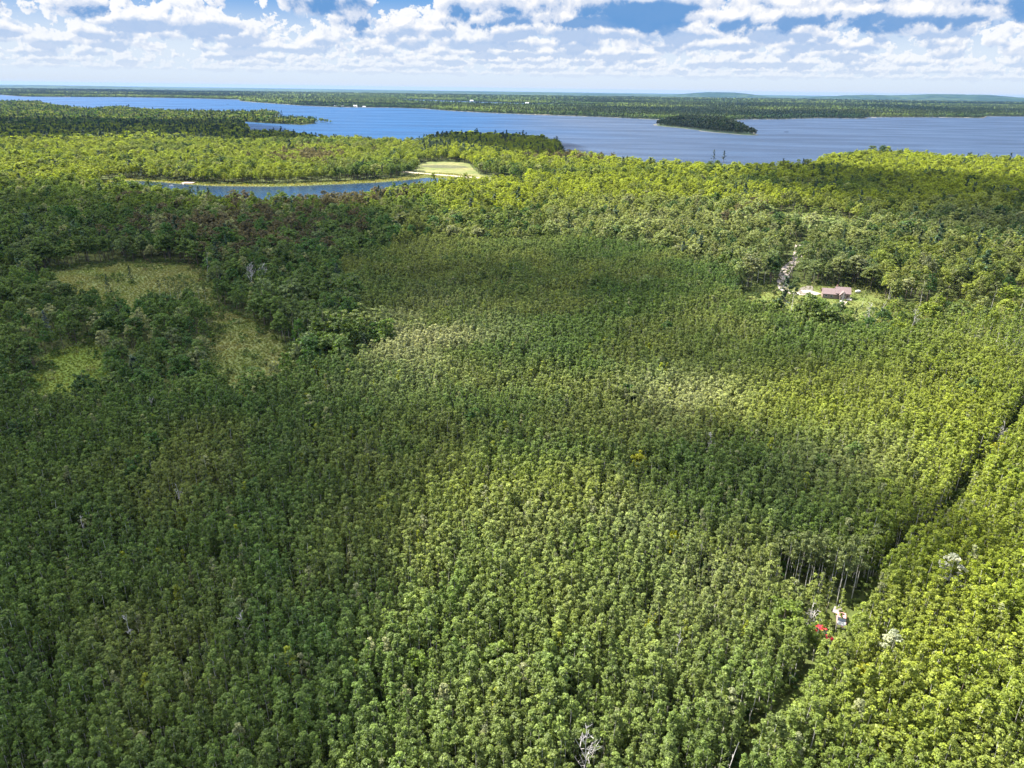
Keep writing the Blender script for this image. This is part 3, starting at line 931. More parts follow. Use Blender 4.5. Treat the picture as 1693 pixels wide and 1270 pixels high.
named('lone_tree', 'broad', 2, 1037, 262, (.55, .55, .9), (.10, .12, .05), 'single round topped tree rising against the lake at the centre', base=False, r=3).location.z = 5
named('pine_tree', 'pine', 0, 1181, 249, (1.0, 1.0, 1.05), (.02, .035, .018), 'left one of two tall dark pines silhouetted against the lake', 'pine tree', base=False, r=5)
named('pine_tree', 'pine', 1, 1198, 250, (1.15, 1.15, 1.02), (.02, .035, .018), 'right one of two tall dark pines silhouetted against the lake', 'pine tree', base=False, r=5)
named('pine_tree', 'spruce', 0, 1455, 243, (1.2, 1.2, 1.5), (.03, .045, .02), 'dark pointed conifer sticking up from the yellow trees at the right shore', 'spruce tree', base=False, r=5)
named('poplar_tree', 'edge', 2, 1308, 514, (1.3, 1.3, 1.0), (.05, .085, .02), 'tall dark narrow tree on the lawn in front of the driveway', r=4)
named('yard_tree', 'broad', 5, 1252, 505, (.35, .35, .5), (.05, .085, .02), 'slim dark young tree on the lawn left of the house', r=2)
named('yard_tree', 'broad', 6, 1277, 504, (.25, .25, .32), (.08, .11, .02), 'low round bush on the lawn between two dark trees', r=2)
named('yard_tree', 'broad', 1, 1352, 536, (1.05, 1.05, .86), (.085, .13, .025), 'full round tree directly in front of the house, left one', r=4)
named('yard_tree', 'broad', 4, 1382, 536, (.8, .8, .80), (.055, .095, .022), 'darker tree in front of the house beside the white dead trunk', r=3)
named('yard_tree', 'edge', 3, 1425, 508, (.8, .8, .55), (.11, .15, .03), 'light green small tree on the lawn right of the house', r=3)
named('yard_tree', 'spruce', 1, 1411, 540, (1.0, 1.0, .62), (.04, .065, .02), 'dark pointed conifer below the house in front of dead trunks', r=2)
named('silver_tree', 'broad', 2, 1505, 455, (.95, .95, .85), PALE, 'large pale silver green tree at the edge of the woods right of the house', base=False, r=5)
named('silver_tree', 'broad', 3, 1628, 486, (.9, .9, .85), (.17, .20, .07), 'pale rounded tree near the right edge above the sunny slope', base=False, r=5)
named('silver_tree', 'broad', 0, 1592, 366, (.9, .9, .95), (.28, .29, .10), 'pale yellowish round crown in front of the dark woods at right', base=False, r=5)


named('maple_tree', 'broad', 5, 1343, 1030, (.42, .42, .62), (.10, .15, .02), 'small green tree crown hiding the back of the red car', base=False, r=1.5)
named('yard_tree', 'broad', 3, 1330, 532, (.6, .6, .62), (.10, .14, .03), 'small round tree in front of the carport', r=3)
named('yard_tree', 'broad', 6, 1402, 530, (.55, .55, .5), (.10, .145, .03), 'small round tree in front of the deck of the house', r=3)


def dead_tree(name, px, py, H, seed, label, spread=.35, n=14, matl=None, base=True, r=1.6, lean=0.0):
    rng = np.random.default_rng(seed)
    p = at(px, py, 0 if base else H)
    CLEAR_SPOTS.append((p[0], p[1], r))
    tm = MB(); bm_ = tm
    pts = [np.array([0, 0, -.3])]
    for i in range(1, 6):
        pts.append(np.array([lean*H*i/5+rng.normal()*.12, rng.normal()*.12, H*i/5]))
    for i in range(5): tm.tube(pts[i], pts[i+1], .15*(1-.17*i), .15*(1-.17*(i+1)), 6)
    for k in range(n):
        s = rng.uniform(.35, .97); i = min(4, int(s*5)); f = s*5-i
        a = pts[i]*(1-f)+pts[i+1]*f; th = rng.uniform(0, 6.28); L = H*spread*rng.uniform(.4, 1)*(1.25-s)
        b = a+np.array([math.cos(th)*L*.55, math.sin(th)*L*.55, L*.8])
        bm_.tube(a, b, .06*(1.3-s), .025, 4)
        for q in range(3):
            u_ = rng.uniform(.35, .9); c0 = a+(b-a)*u_; d_ = rng.normal(size=3)*.35*L; d_[2] = abs(d_[2])+.2*L
            bm_.tube(c0, c0+d_*.6, .04, .018, 3)
    mm = matl or M_DEAD
    root = tm.build(name, mm); root.location = (p[0], p[1], 0)
    return tag(root, label, 'dead tree')


dead_tree('dead_tree', 970, 1216, 12.5, 1, 'bare bleached dead tree with forked branches at the bottom centre', base=False, spread=.5, n=18, r=2.4).location.z = .8
dead_tree('dead_tree', 1176, 716, 13.5, 2, 'bare white dead tree in the dark cloud shadow right of centre', base=False, spread=.35, n=14)
dead_tree('dead_tree', 413, 436, 17, 3, 'grey white bare tree beside the marsh clearing, left of its twin', base=False, spread=.5, n=26, r=4)
dead_tree('dead_tree', 434, 438, 16, 4, 'grey white bare tree beside the marsh clearing, right of its twin', base=False, spread=.5, n=24, r=4)
dead_tree('dead_tree', 1387, 531, 14, 5, 'tall white dead trunk standing right in front of the house', spread=.3, n=14, r=2)
dead_tree('dead_tree', 1371, 531, 9, 6, 'short white dead stem left of the tall trunk by the house', spread=.15, n=6, r=1.5)
dead_tree('dead_tree', 1431, 551, 14, 7, 'white dead tree with forked top lower right of the house', spread=.5, n=16, r=2)
dead_tree('dead_tree', 1440, 545, 13, 8, 'leaning white dead stem right of the forked dead tree', spread=.3, n=8, r=2, lean=.35)
dead_tree('dead_tree', 1515, 512, 13, 9, 'grey dead tree in the sunny scrub right of the house', base=False, spread=.5, n=16, r=2)
dead_tree('dead_tree', 818, 990, 10.6, 10, 'short grey stub in the dark gap left of the lower centre', base=False, spread=.2, n=4)
dead_tree('dead_tree', 1206, 1225, 12.2, 11, 'pale slanting dead stem at the bottom edge right of centre', base=False, spread=.1, n=4, lean=.1)
dead_tree('dead_tree', 208, 1016, 11.5, 12, 'white birch stem with a fork in the shaded wood at lower left', base=False, spread=.3, n=7)
dead_tree('dead_tree', 397, 1012, 11.2, 13, 'thin grey bare tree in the shaded wood left of the lower centre', base=False, spread=.3, n=10)
dead_tree('dead_tree', 247, 655, 11.5, 14, 'small white bare treetop in the shaded wood below the small meadow', base=False, spread=.4, n=8)
dead_tree('dead_tree', 132, 852, 11.5, 15, 'small white snag in the shaded wood near the left edge', base=False, spread=.2, n=5)
dead_tree('dead_tree', 1513, 708, 12.5, 16, 'small grey snag in the sunny wood left of the track', base=False, spread=.3, n=8)
dead_tree('dead_tree', 1126, 1040, 11.8, 17, 'thin bleached stem among the olive aspens at lower right of centre', base=False, spread=.2, n=5)
dead_tree('dead_tree', 704, 585, 12, 18, 'white birch trunk at the foot of the pale grey green stand', spread=.3, n=6)
dead_tree('dead_tree', 337, 416, 16, 19, 'leaning white birch trunk at the far right corner of the marsh', base=False, spread=.15, n=5, lean=.1)
dead_tree('dead_tree', 1345, 1003, 10, 20, 'grey tangled dead tree just left of the faded pink car', base=False, spread=.5, n=14)
dead_tree('dead_tree', 1662, 700, 11, 21, 'brownish bare tree on the track at the right edge', base=False, spread=.5, n=20, r=2.5)
dead_tree('dead_tree', 291, 800, 11.6, 22, 'thin pale snag in the shaded wood left of the centre', base=False, spread=.3, n=8)
dead_tree('dead_tree', 978, 735, 12, 23, 'thin white stem at the upper edge of the dark cloud shadow', base=False, spread=.2, n=5)

# aspens with bare pale trunks along the edges of openings
k = 0
for (px, py, hs) in ((1296, 968, .88), (1312, 972, .9), (1330, 977, .92), (1340, 975, .85), (1352, 980, .9), (1368, 990, 1.0), (1373, 985, .9), (1383, 1000, 1.0), (1389, 996, .95), (1408, 990, .85), (1285, 955, .8), (1350, 965, .9), (1395, 975, .9), (1320, 960, .85), (1415, 972, .85), (1435, 950, .85)):
    p = at(px, py, 0); CLEAR_SPOTS.append((p[0], p[1], 1.6)); k += 1
    tree('edge_aspen', 'edge', k % 5, p, (.75, .75, hs), (.13, .16, .05), 'tall aspen with bare pale trunk at the wood edge above the faded pink car', 'aspen tree', 'tall aspens at the corner of the wood by the track')
for (px, py) in ((478, 560), (487, 566), (497, 572), (505, 577), (513, 580), (521, 579), (529, 581), (538, 578), (545, 574), (507, 566), (524, 568), (536, 565), (495, 560), (552, 572), (560, 566), (468, 556)):
    p = at(px, py, 0); CLEAR_SPOTS.append((p[0], p[1], 2.4)); k += 1
    tree('edge_aspen', 'edge', k % 5, p, (1.0, 1.0, 1.02), (.075, .11, .03), 'aspen with white lower trunk at the right edge of the grassy clearing', 'aspen tree', 'white trunked aspens beside the grassy clearing')
for (px, py) in ((283, 492), (290, 488), (300, 493), (308, 489), (315, 494), (322, 490), (330, 495), (296, 499), (312, 500), (340, 497), (275, 485), (265, 490)):
    p = at(px, py, 0); CLEAR_SPOTS.append((p[0], p[1], 1.5)); k += 1
    tree('young_birch', 'edge', k % 5, p, (.6, .6, .55), (.085, .11, .035), 'thin young birch with white stem in the sparse group on the marsh', 'birch tree', 'young birches growing on the marsh')
for (px, py) in ((1310, 378), (1322, 379), (1335, 381), (1346, 382), (1357, 383), (1368, 384), (1380, 385), (1316, 376), (1340, 379), (1362, 381)):
    p = at(px, py, 0); CLEAR_SPOTS.append((p[0], p[1], 2.5)); k += 1
    tree('edge_aspen', 'edge', k % 5, p, (1.2, 1.2, 1.15), (.13, .17, .03), 'tall aspen with visible trunk behind the thin grass strip, right of centre', 'aspen tree', 'tall aspens behind the thin grass strip')
for (px, py) in ((545, 580), (560, 585), (575, 580), (592, 578), (608, 582), (622, 575), (635, 570), (600, 566)):
    p = at(px, py, 0); CLEAR_SPOTS.append((p[0], p[1], 3.2)); k += 1
    tree('poplar_tree', 'edge', k % 5, p, (1.5, 1.5, 1.1), (.16, .20, .06), 'light green tall tree in the row right of the white trunks', 'poplar tree', 'light green trees right of the white trunks')


for px in range(1292, 1432, 11):
    for py in (990, 1002, 1012): LOW_SPOTS.append(tuple(at(px+(py-990)*.3, py+(px-1360)*.04)[:2]))
for px in range(470, 562, 7):
    for py in (588, 597, 606): LOW_SPOTS.append(tuple(at(px, py)[:2]))

# ------------------------------------------------------------------ house
M_ROOF = simple('brown_shingles', (0.165, 0.12, 0.115), 0.9, 0.12, 2.0)
M_WALL = simple('brown_siding', (0.20, 0.15, 0.12), 0.85, 0.1, 1.0)
M_WHITE = simple('white_paint', (0.60, 0.59, 0.56), 0.6, 0.06, 1.0)
M_GLASS = simple('window_glass', (0.03, 0.04, 0.05), 0.1, 0.1, 1.0, 0, .5)
M_DECK = simple('deck_boards', (0.55, 0.48, 0.40), 0.8, 0.1, 1.5)
M_PINKD = simple('dock_boards', (0.42, 0.30, 0.26), 0.8, 0.1, 0.8)
M_POLE = simple('weathered_pole', (0.10, 0.085, 0.07), 0.9, 0.2, 1.0)
M_BRICK = simple('chimney_brick', (0.25, 0.13, 0.10), 0.9, 0.2, 3.0)
M_DOOR = simple('door_paint', (0.10, 0.07, 0.06), 0.7, 0.1, 1.0)
hp = at(1382, 492, 0)
CLEAR_SPOTS.append((hp[0], hp[1], 13))
h = empty('house', (hp[0], hp[1], 0), math.radians(-14), label='brown roofed house half hidden by trees at the end of the driveway', cat='house')
h.scale = (.72, .72, .9)
W1, D1, E1, RG = 9.5, 8.5, 3.4, 6.4        # main block: width, depth, eaves, ridge


def gable_house(root, x0, x1, y0, y1, e, rg, axis='x', wall=M_WALL, roofm=M_ROOF, ov=.6, name_w='wall', name_r='roof'):
    b = MB()
    if axis == 'x':
        ym = (y0+y1)/2
        b.prism([(y0, 0), (y1, 0), (y1, e), (ym, rg-.15), (y0, e)], x0, x1, 'x')
    else:
        xm = (x0+x1)/2
        b.prism([(x0, 0), (x1, 0), (x1, e), (xm, rg-.15), (x0, e)], y0, y1, 'y')
    b.build(name_w, wall, root)
    r = MB()
    if axis == 'x':
        sl = (rg-e)/((y1-y0)/2); c = e-ov*sl
        r.prism([(y0-ov, c), (ym, rg), (y1+ov, c), (y1+ov, c+.22), (ym, rg+.25), (y0-ov, c+.22)], x0-ov, x1+ov, 'x')
    else:
        sl = (rg-e)/((x1-x0)/2); c = e-ov*sl
        r.prism([(x0-ov, c), (xm, rg), (x1+ov, c), (x1+ov, c+.22), (xm, rg+.25), (x0-ov, c+.22)], y0-ov, y1+ov, 'y')
    return r.build(name_r, roofm, root)


rf = gable_house(h, -1.0, 8.5, -4.2, 4.2, 3.6, 6.3)
gable_house(h, -10.0, -1.05, -4.6, 3.2, 2.9, 5.2)
gable_house(h, 1.5, 5.5, -6.8, -4.25, 3.2, 5.0, 'y')
MB().box(-.6, .3, .9, 1.8, 5.2, 7.2).build('chimney', M_BRICK, rf)
for x0 in (-8.6, -5.0):
    wn = MB().box(x0, x0+1.8, -4.68, -4.6, 1.0, 2.2).build('window', M_WHITE, h)
    MB().box(x0+.1, x0+1.7, -4.72, -4.68, 1.1, 2.1).build('pane', M_GLASS, wn)
wn = MB().box(2.3, 4.7, -6.88, -6.8, .9, 2.4).build('window', M_WHITE, h)
MB().box(2.4, 4.6, -6.92, -6.88, 1.0, 2.3).build('pane', M_GLASS, wn)
wn = MB().box(8.5, 8.58, -2.5, -.5, 1.0, 2.3).build('window', M_WHITE, h)
MB().box(8.58, 8.62, -2.4, -.6, 1.1, 2.2).build('pane', M_GLASS, wn)
dr = MB().box(6.4, 7.4, -4.28, -4.2, 0.3, 2.35).build('door', M_DOOR, h)
MB().box(7.15, 7.25, -4.34, -4.28, 1.2, 1.35).build('handle', M_WHITE, dr)
dk = MB().box(6.0, 9.6, -7.4, -4.3, .35, .55)
for xx_ in (6.2, 9.4):
    for yy_ in (-7.2, -4.5): dk.box(xx_-.08, xx_+.08, yy_-.08, yy_+.08, 0, .35)
dk.build('deck', M_DECK, h)
rail = MB()
for xx_ in (6.1, 7.8, 9.5): rail.box(xx_-.05, xx_+.05, -7.38, -7.28, .55, 1.5)
rail.box(6.0, 9.6, -7.38, -7.28, 1.5, 1.58).build('railing', M_WHITE, h)
# walk, garden shed and tank by the house
p1, p2 = at(1404, 492)[:2], at(1391, 507)[:2]
ribbon('garden_path', np.array([p1, (p1+p2)/2, p2]), 1.6, .15, M_SAND)
tp = at(1418, 485, 0); CLEAR_SPOTS.append((tp[0], tp[1], 4))
tk = empty('gas_tank', (tp[0], tp[1], 0), .2, label='white rounded tank lying on the grass right of the house', cat='tank')
b = MB()
for i in range(8):
    a0 = -1.5+3.0*i/8; a1 = a0+3/8
    r_ = lambda a: .72*math.sqrt(max(.05, 1-(abs(a)/1.62)**4))
    b.tube((a0, 0, 1.05), (a1, 0, 1.05), r_(a0), r_(a1), 14)
b.build('barrel', M_WHITE, tk, smooth=True)
for sx in (-.9, .9): MB().box(sx-.12, sx+.12, -.5, .5, 0, .5).build('leg', M_POLE, tk)
MB().tube((0, 0, 1.7), (0, 0, 2.0), .2, .16, 10).build('valve_cap', M_WHITE, tk)
tp = at(1391, 500, 0)
CLEAR_SPOTS.append((tp[0], tp[1], 3))
gs = empty('garden_table', (tp[0], tp[1], 0), .4, label='small white table on the grass in front of the house', cat='table')
MB().box(-.9, .9, -.6, .6, .70, .78).build('tabletop', M_WHITE, gs)
for sx in (-.75, .75):
    for sy in (-.45, .45): MB().box(sx-.05, sx+.05, sy-.05, sy+.05, 0, .7).build('leg', M_WHITE, gs)
# utility pole by the driveway
pp = at(1308, 462, 0); CLEAR_SPOTS.append((pp[0], pp[1], 5))
up = empty('utility_pole', (pp[0], pp[1], 0), .5, label='dark wooden utility pole standing beside the curving driveway', cat='utility pole')
MB().tube((0, 0, -.5), (0, 0, 13.5), .24, .16, 8).build('post', M_POLE, up)
MB().box(-1.2, 1.2, -.08, .08, 12.6, 12.8).build('crossarm', M_POLE, up)
for sx in (-1.05, 0.35, 1.05): MB().tube((sx, 0, 12.8), (sx, 0, 13.05), .08, .05, 8).build('insulator', M_WHITE, up)
# open shed roof seen at the end of the driveway
sp_ = at(1333, 489, 0); CLEAR_SPOTS.append((sp_[0], sp_[1], 5))
ca = empty('carport', (sp_[0], sp_[1], 0), .05, label='low open carport with a pale flat roof left of the house', cat='carport')
ca.scale = (.75, .75, .9)
M_PALEROOF = simple('pale_metal_roof', (0.27, 0.23, 0.22), 0.7, 0.08, 1.0)
MB().prism([(-3.0, 2.1), (3.0, 2.7), (3.0, 2.85), (-3.0, 2.25)], -3.4, 3.4, 'x').build('roof', M_PALEROOF, ca)
for sx in (-3.1, 3.1):
    for sy in (-2.7, 2.7): MB().box(sx-.09, sx+.09, sy-.09, sy+.09, 0, 2.1 if sy < 0 else 2.66).build('post', M_POLE, ca)


# ------------------------------------------------------------------ cars at the track
M_RED = simple('red_paint', (0.60, 0.02, 0.045), 0.35, 0.1, 2.0, 0, .5)
M_PINK = simple('faded_pink_paint', (0.52, 0.27, 0.27), 0.6, 0.2, 1.5)
M_TYRE = simple('rubber', (0.02, 0.02, 0.02), 0.9, 0.1, 3.0)
M_STEEL = simple('grey_steel', (0.45, 0.45, 0.45), 0.4, 0.1, 3.0, .6)


def car(loc, rz, body, hood, roofm, label, pickup=False):
    root = empty('car', (loc[0], loc[1], 0), rz, label=label, cat='car')
    L, Wd = 2.3, .88
    prof = [(-L, .45), (-L, .85), (-L+.5, .95), (-1.0, .98), (1.35, .95), (2.15, .85), (L, .7), (L, .4), (1.75, .32), (1.0, .32), (-1.0, .32), (-1.9, .32)]
    MB().prism([(u, z) for u, z in prof], -Wd, Wd, 'y').build('body', body, root)
    MB().prism([(1.0, .965), (2.1, .88), (2.1, .90), (1.0, .99)], -Wd+.08, Wd-.08, 'y').build('bonnet', hood, root)
    cab = [(-1.5, .97), (-1.15, 1.42), (.25, 1.45), (.95, .97)]
    MB().prism(cab, -Wd+.1, Wd-.1, 'y').build('windows', M_GLASS, root)
    MB().prism([(-1.2, 1.42), (.3, 1.45), (.22, 1.50), (-1.1, 1.48)], -Wd+.08, Wd-.08, 'y').build('roof', roofm, root)
    for sx in (-1.4, 1.45):
        for sy in (-1, 1):
            wl = MB().tube((sx, sy*.70, .33), (sx, sy*.92, .33), .33, .33, 16).build('wheel', M_TYRE, root)
            MB().tube((sx, sy*.915, .33), (sx, sy*.94, .33), .18, .17, 12).build('rim', M_STEEL, wl)
    for sy in (-.62, .62):
        MB().box(L, L+.03, sy-.14, sy+.14, .55, .7).build('headlight', M_WHITE, root)
        MB().box(-L-.03, -L, sy-.12, sy+.12, .6, .75).build('tail_light', M_RED, root)
    MB().box(L, L+.12, -.85, .85, .36, .5).build('bumper', M_STEEL, root)
    return root


cp = at(1391, 1024, .8); CLEAR_SPOTS.append((cp[0], cp[1], 3.6)); CLEAR_SPOTS.append((cp[0]+.8, cp[1]-3, 2.6)); CLEAR_SPOTS.append((cp[0]-1.5, cp[1]-6, 2.2))
pinkc = car(cp, math.radians(-112), M_PINK, M_WHITE, M_PINK, 'faded pink old car with white bonnet parked by the track')
rp = at(1363, 1047, .9); CLEAR_SPOTS.append((rp[0], rp[1]+.5, 1.9)); CLEAR_SPOTS.append((rp[0]+.4, rp[1]-2.6, 1.6)); CLEAR_SPOTS.append((rp[0]+.7, rp[1]-5.0, 1.4)); CLEAR_SPOTS.append((rp[0]-3, rp[1]+3.2, 2.2))
redc = car(rp+np.array([-.2, .4, 0]), math.radians(-72), M_RED, M_RED, M_RED, 'bright red car half hidden under trees by the track')
jp = at(1383, 1013, 0); CLEAR_SPOTS.append((jp[0], jp[1], 1.8))
tr_ = empty('trailer', (jp[0], jp[1], 0), 1.0, label='small pale flatbed trailer behind the faded pink car', cat='trailer')
MB().box(-1.1, 1.1, -.7, .7, .5, .62).build('bed', M_PALEROOF, tr_)
MB().box(1.3, 2.3, -.05, .05, .48, .56).build('drawbar', M_STEEL, tr_)
for sy in (-.92, .92): MB().tube((0, sy-.08, .32), (0, sy+.08, .32), .32, .32, 14).build('wheel', M_TYRE, tr_)


# ------------------------------------------------------------------ boats, docks, houses on the shores
def boat(px, py, L, label, m_hull, z=0.25, rz=0.0):
    p = at(px, py, z)
    root = empty('boat', (p[0], p[1], z), rz, label=label, cat='boat')
    V = []; F = []
    n = 9
    for i in range(n):
        s = i/(n-1); x = -L/2+L*s; wd = L*.17*(1-max(0, (s-.55)/.45)**2)*(.9 if s > 0 else .85)+.02
        V += [(x, -wd, .75+.25*s), (x, -wd*.6, -.15), (x, wd*.6, -.15), (x, wd, .75+.25*s), (x, wd*.82, .70+.22*s), (x, wd*.5, .12), (x, -wd*.5, .12), (x, -wd*.82, .70+.22*s)]
    for i in range(n-1):
        for j in range(8): F.append((i*8+j, i*8+(j+1) % 8, (i+1)*8+(j+1) % 8, (i+1)*8+j))
    F.append(tuple(range(7, -1, -1))); F.append(tuple((n-1)*8+j for j in range(8)))
    mesh_obj('hull', V, F, m_hull, root)
    for sx in (-.2, .1): MB().box(L*sx, L*sx+.3, -L*.13, L*.13, .5, .56).build('seat', M_DECK, root)
    MB().box(-L/2-.3, -L/2, -.18, .18, .2, 1.1).build('motor', M_TYRE, root)
    return root


M_DARKHULL = simple('dark_hull', (0.05, 0.05, 0.06), 0.5, 0.1, 2.0)
boat(376, 172.5, 16, 'small dark boat far out on the left arm of the lake', M_DARKHULL)
boat(1300, 218.5, 12, 'tiny dark boat on the lake right of the wooded island', M_DARKHULL)
boat(283, 307.5, 4.2, 'small white boat floating on the pond left of the dock', M_WHITE, z=.25, rz=.3)
boat(303, 304.8, 5.0, 'white boat tied at the left end of the dock', M_WHITE, z=.25, rz=1.9)
dp = at(312, 302.5, .5)
dk_ = empty('dock', (dp[0], dp[1], 0), .12, label='pinkish wooden dock at the far shore of the pond', cat='dock')
MB().box(-6.0, 6.0, -7.0, 5.0, .75, .95).build('deck', M_PINKD, dk_)
for sx in (-5.6, 0, 5.6):
    for sy in (-6.6, 4.4): MB().tube((sx, sy, -.5), (sx, sy, 1.5), .15, .15, 8).build('pile', M_POLE, dk_)


def cottage(px, py, wd, label, wall, roofm, z=0, rz=0.0):
    p = at(px, py, z); CLEAR_SPOTS.append((p[0], p[1], wd*.8)); CLEAR_SPOTS.append((p[0], p[1]-wd*1.2, wd*.8))
    root = empty('cottage', (p[0], p[1], 0), rz, label=label, cat='house')
    gable_house(root, -wd/2, wd/2, -wd*.3, wd*.3, wd*.28, wd*.48, wall=wall, roofm=roofm)
    MB().box(-.5, .5, -wd*.3-.1, -wd*.3, .1, 2.2).build('door', M_DOOR, root)
    for sx in (-.33, .27):
        wn_ = MB().box(wd*sx-.7, wd*sx+.9, -wd*.3-.1, -wd*.3, 1.0, 2.2).build('window', M_WHITE, root)
        MB().box(wd*sx-.6, wd*sx+.8, -wd*.3-.14, -wd*.3-.1, 1.1, 2.1).build('pane', M_GLASS, wn_)
    return root


M_GREYROOF = simple('grey_roof', (0.55, 0.55, 0.56), 0.7, 0.05, 1.0)
cottage(316, 295.5, 5.5, 'small white shed among the trees behind the pond dock', M_WHITE, M_PALEROOF)
for i, (px, py, wd, lb) in enumerate((
        (1533, 190.2, 20, 'white house in the trees at the far right shore, left one of the group'),
        (1544, 190.4, 16, 'white house in the trees at the far right shore, beside the left one'),
        (1572, 190.6, 18, 'white house in the trees near the right end of the far shore'),
        (1508, 191.5, 12, 'small pale house left of the white houses on the far shore'),
        (556, 176.6, 18, 'white lakeside house on the far shore, left of the sandy landing'),
        (566, 177.0, 14, 'small white lakeside house between two others on the far shore'),
        (588, 177.4, 22, 'wide white boathouse on the far shore at the sandy landing'),
        (602, 177.8, 14, 'pale lakeside house right of the boathouse on the far shore'),
        (872, 172.5, 26, 'white farmhouse beyond the second lake, just right of centre'),
        (270, 151.5, 34, 'white building alone in the distant woods at upper left'),
        (780, 168.3, 26, 'white house on the far side of the second lake'))):
    cottage(px, py, wd, lb, M_WHITE, M_GREYROOF, rz=.2*((i*37) % 5-2))


# ------------------------------------------------------------------ the woods
def merge_out(pts): return pts


# 1. young aspens
az_lo, az_hi = aspen_zone.min(0), aspen_zone.max(0)
g = jgrid(-420, 430, 40, 700, 1.8)
g = g[in_view(g, 420, 160, 420)]
g = g[inside(g, aspen_zone)]
g = g[clear_of(g)]; g = g[spots_ok(g)]
d = np.hypot(g[:, 0], g[:, 1])
keep = RNG.uniform(0, 1, len(g)) < np.clip(1.0-(d-260)/900, .55, 1)*np.where(fbm(g, 7, 71) < .27, .25, 1)
keep &= ~(inside(g, scrub_r) & (RNG.uniform(0, 1, len(g)) < .72)) & ~inside(g, drive_gap)
g = g[keep]; d = d[keep]
for x_, y_ in LOW_SPOTS:
    kk_ = np.hypot(g[:, 0]-x_, g[:, 1]-y_) > 2.0
    g = g[kk_]; d = d[kk_]
hs = .76+.44*fbm(g, 38, 41)+.26*(fbm(g, 8, 43)-.5)+RNG.normal(size=len(g))*.085
hs = hs+.34*(fbm(g, 19, 47)-.5)*np.clip((d-230)/150, 0, 1)
wd = hs*(RNG.uniform(.72, 1.35, len(g)))*(1+.15*np.clip((d-200)/300, 0, 1))*1.02
asp_sc = np.column_stack([wd, wd, hs]); asp_t = tint_map(g, 'aspen'); asp_p = np.column_stack([g, np.zeros(len(g))])
print('aspens', len(g))
q = pix(np.column_stack([g, np.full(len(g), 9.0)]))
vis = (q[:, 0] > 5) & (q[:, 0] < 1688) & (q[:, 1] > 8) & (q[:, 1] < 1255)
order = np.argsort(np.where(vis, q[:, 2], 1e9))[:300]
sel = np.zeros(len(g), bool); sel[order] = True
COLS = ((170, 'at the far left of the bottom edge'), (400, 'left of the lower left centre'), (640, 'just left of the two broad green trees'), (860, 'around the two broad green trees, lower centre'),
        (1060, 'near the bare dead tree, bottom centre'), (1240, 'between the bare dead tree and the track'), (1450, 'by the lower end of the track'), (9999, 'in the bottom right corner'))


def look(t, s, lo, hi):
    r, g_, b_ = t
    colr = 'pale' if b_ > .085 else 'yellowish' if r > g_*.86 else 'dark green' if g_ < .125 else 'olive green' if r > g_*.78 else 'mid green'
    return ('short ' if s < lo else 'tall ' if s > hi else '')+colr


for i in order:
    place = next(c for a_, c in COLS if q[i, 0] < a_)
    row = 'front row' if q[i, 2] < np.sort(q[order, 2])[100] else 'second row' if q[i, 2] < np.sort(q[order, 2])[200] else 'third row'
    tree('aspen_tree', 'aspen', int(RNG.integers(0, NVAR['aspen'])), asp_p[i], asp_sc[i], asp_t[i],
         '%s young aspen, %s, %s' % (look(asp_t[i], asp_sc[i][2], .92, 1.06), row, place), 'aspen tree', 'young aspens of the front rows')
# older broadleaf trees mixed into the young wood
gm = jgrid(-420, 430, 90, 700, 13); gm = gm[in_view(gm, 200, 120, 200) & inside(gm, aspen_zone)]; gm = gm[clear_of(gm, 2)]; gm = gm[spots_ok(gm)]
gm = gm[(RNG.uniform(0, 1, len(gm)) < np.clip((fbm(gm, 60, 111)-.42)*3.2, .03, .6))]
sm_ = RNG.uniform(.5, .95, len(gm)); mix_pts = gm; mix_sc = np.column_stack([sm_, sm_, np.clip(sm_*1.0, .68, .86)])
scatter_object('aspen_wood', 'aspen', asp_p[~sel], asp_sc[~sel], asp_t[~sel], label='dense young aspen wood covering the foreground and middle distance', cat='wood')

# 2. the older mixed woodland up to the lake
def band(dn, df, s):
    w_ = df*.78
    g = jgrid(-w_-60, w_+60, dn*.72, df, s)
    r_ = np.hypot(g[:, 0], g[:, 1])
    g = g[(r_ >= dn) & (r_ < df)]
    return g[in_view(g, 300, 160, 260)]


g = np.vstack([band(100, 520, 6.0), band(520, 900, 6.8), band(900, 1500, 7.8), band(1500, 2600, 9.5), band(2600, 4800, 13.0)])
g = g[clear_of(g)]; g = g[~inside(g, aspen_zone) & ~inside(g, drive_gap)]; g = g[~(inside(g, scrub_r) & (RNG.uniform(0, 1, len(g)) < .5))]; g = g[spots_ok(g)]
d = np.hypot(g[:, 0], g[:, 1])
qq = pix(np.column_stack([g, np.full(len(g), 10.0)]))
dark_left = (qq[:, 0] < 560) & (qq[:, 1] < 232); point = (qq[:, 0] > 690) & (qq[:, 0] < 940) & (qq[:, 1] < 252)
dark_right = (qq[:, 0] > 1180) & (qq[:, 1] > 262) & (qq[:, 1] < 330)
leftwood = (qq[:, 0] < 420) & (qq[:, 1] > 380) & (qq[:, 1] < 470)
pf = fbm(g, 60, 91)
pprob = np.where(dark_left | point, .30, np.where(dark_right, .05, np.where(leftwood, .12, .02)))*np.clip((pf-.25)*3, .2, 1.6)
ispine = RNG.uniform(0, 1, len(g)) < pprob
scrub = (qq[:, 0] > 1380) & (qq[:, 1] > 485)        # open sunny scrub right of the house: smaller trees
hs = .72+.46*fbm(g, 45, 51)+RNG.normal(size=len(g))*.16
hs = np.where(scrub, hs*.72, hs); hs *= np.where(dark_left, .85, 1)
hs *= np.where((qq[:, 1] > 430) & (qq[:, 0] < 420), .78, 1.0)
wd = hs*RNG.uniform(.55, 1.3, len(g))*np.where(d > 1500, 1.5, np.where(d > 900, 1.15, 1.0))
T_b = tint_map(g, 'broad'); T_p = tint_map(g, 'pine')
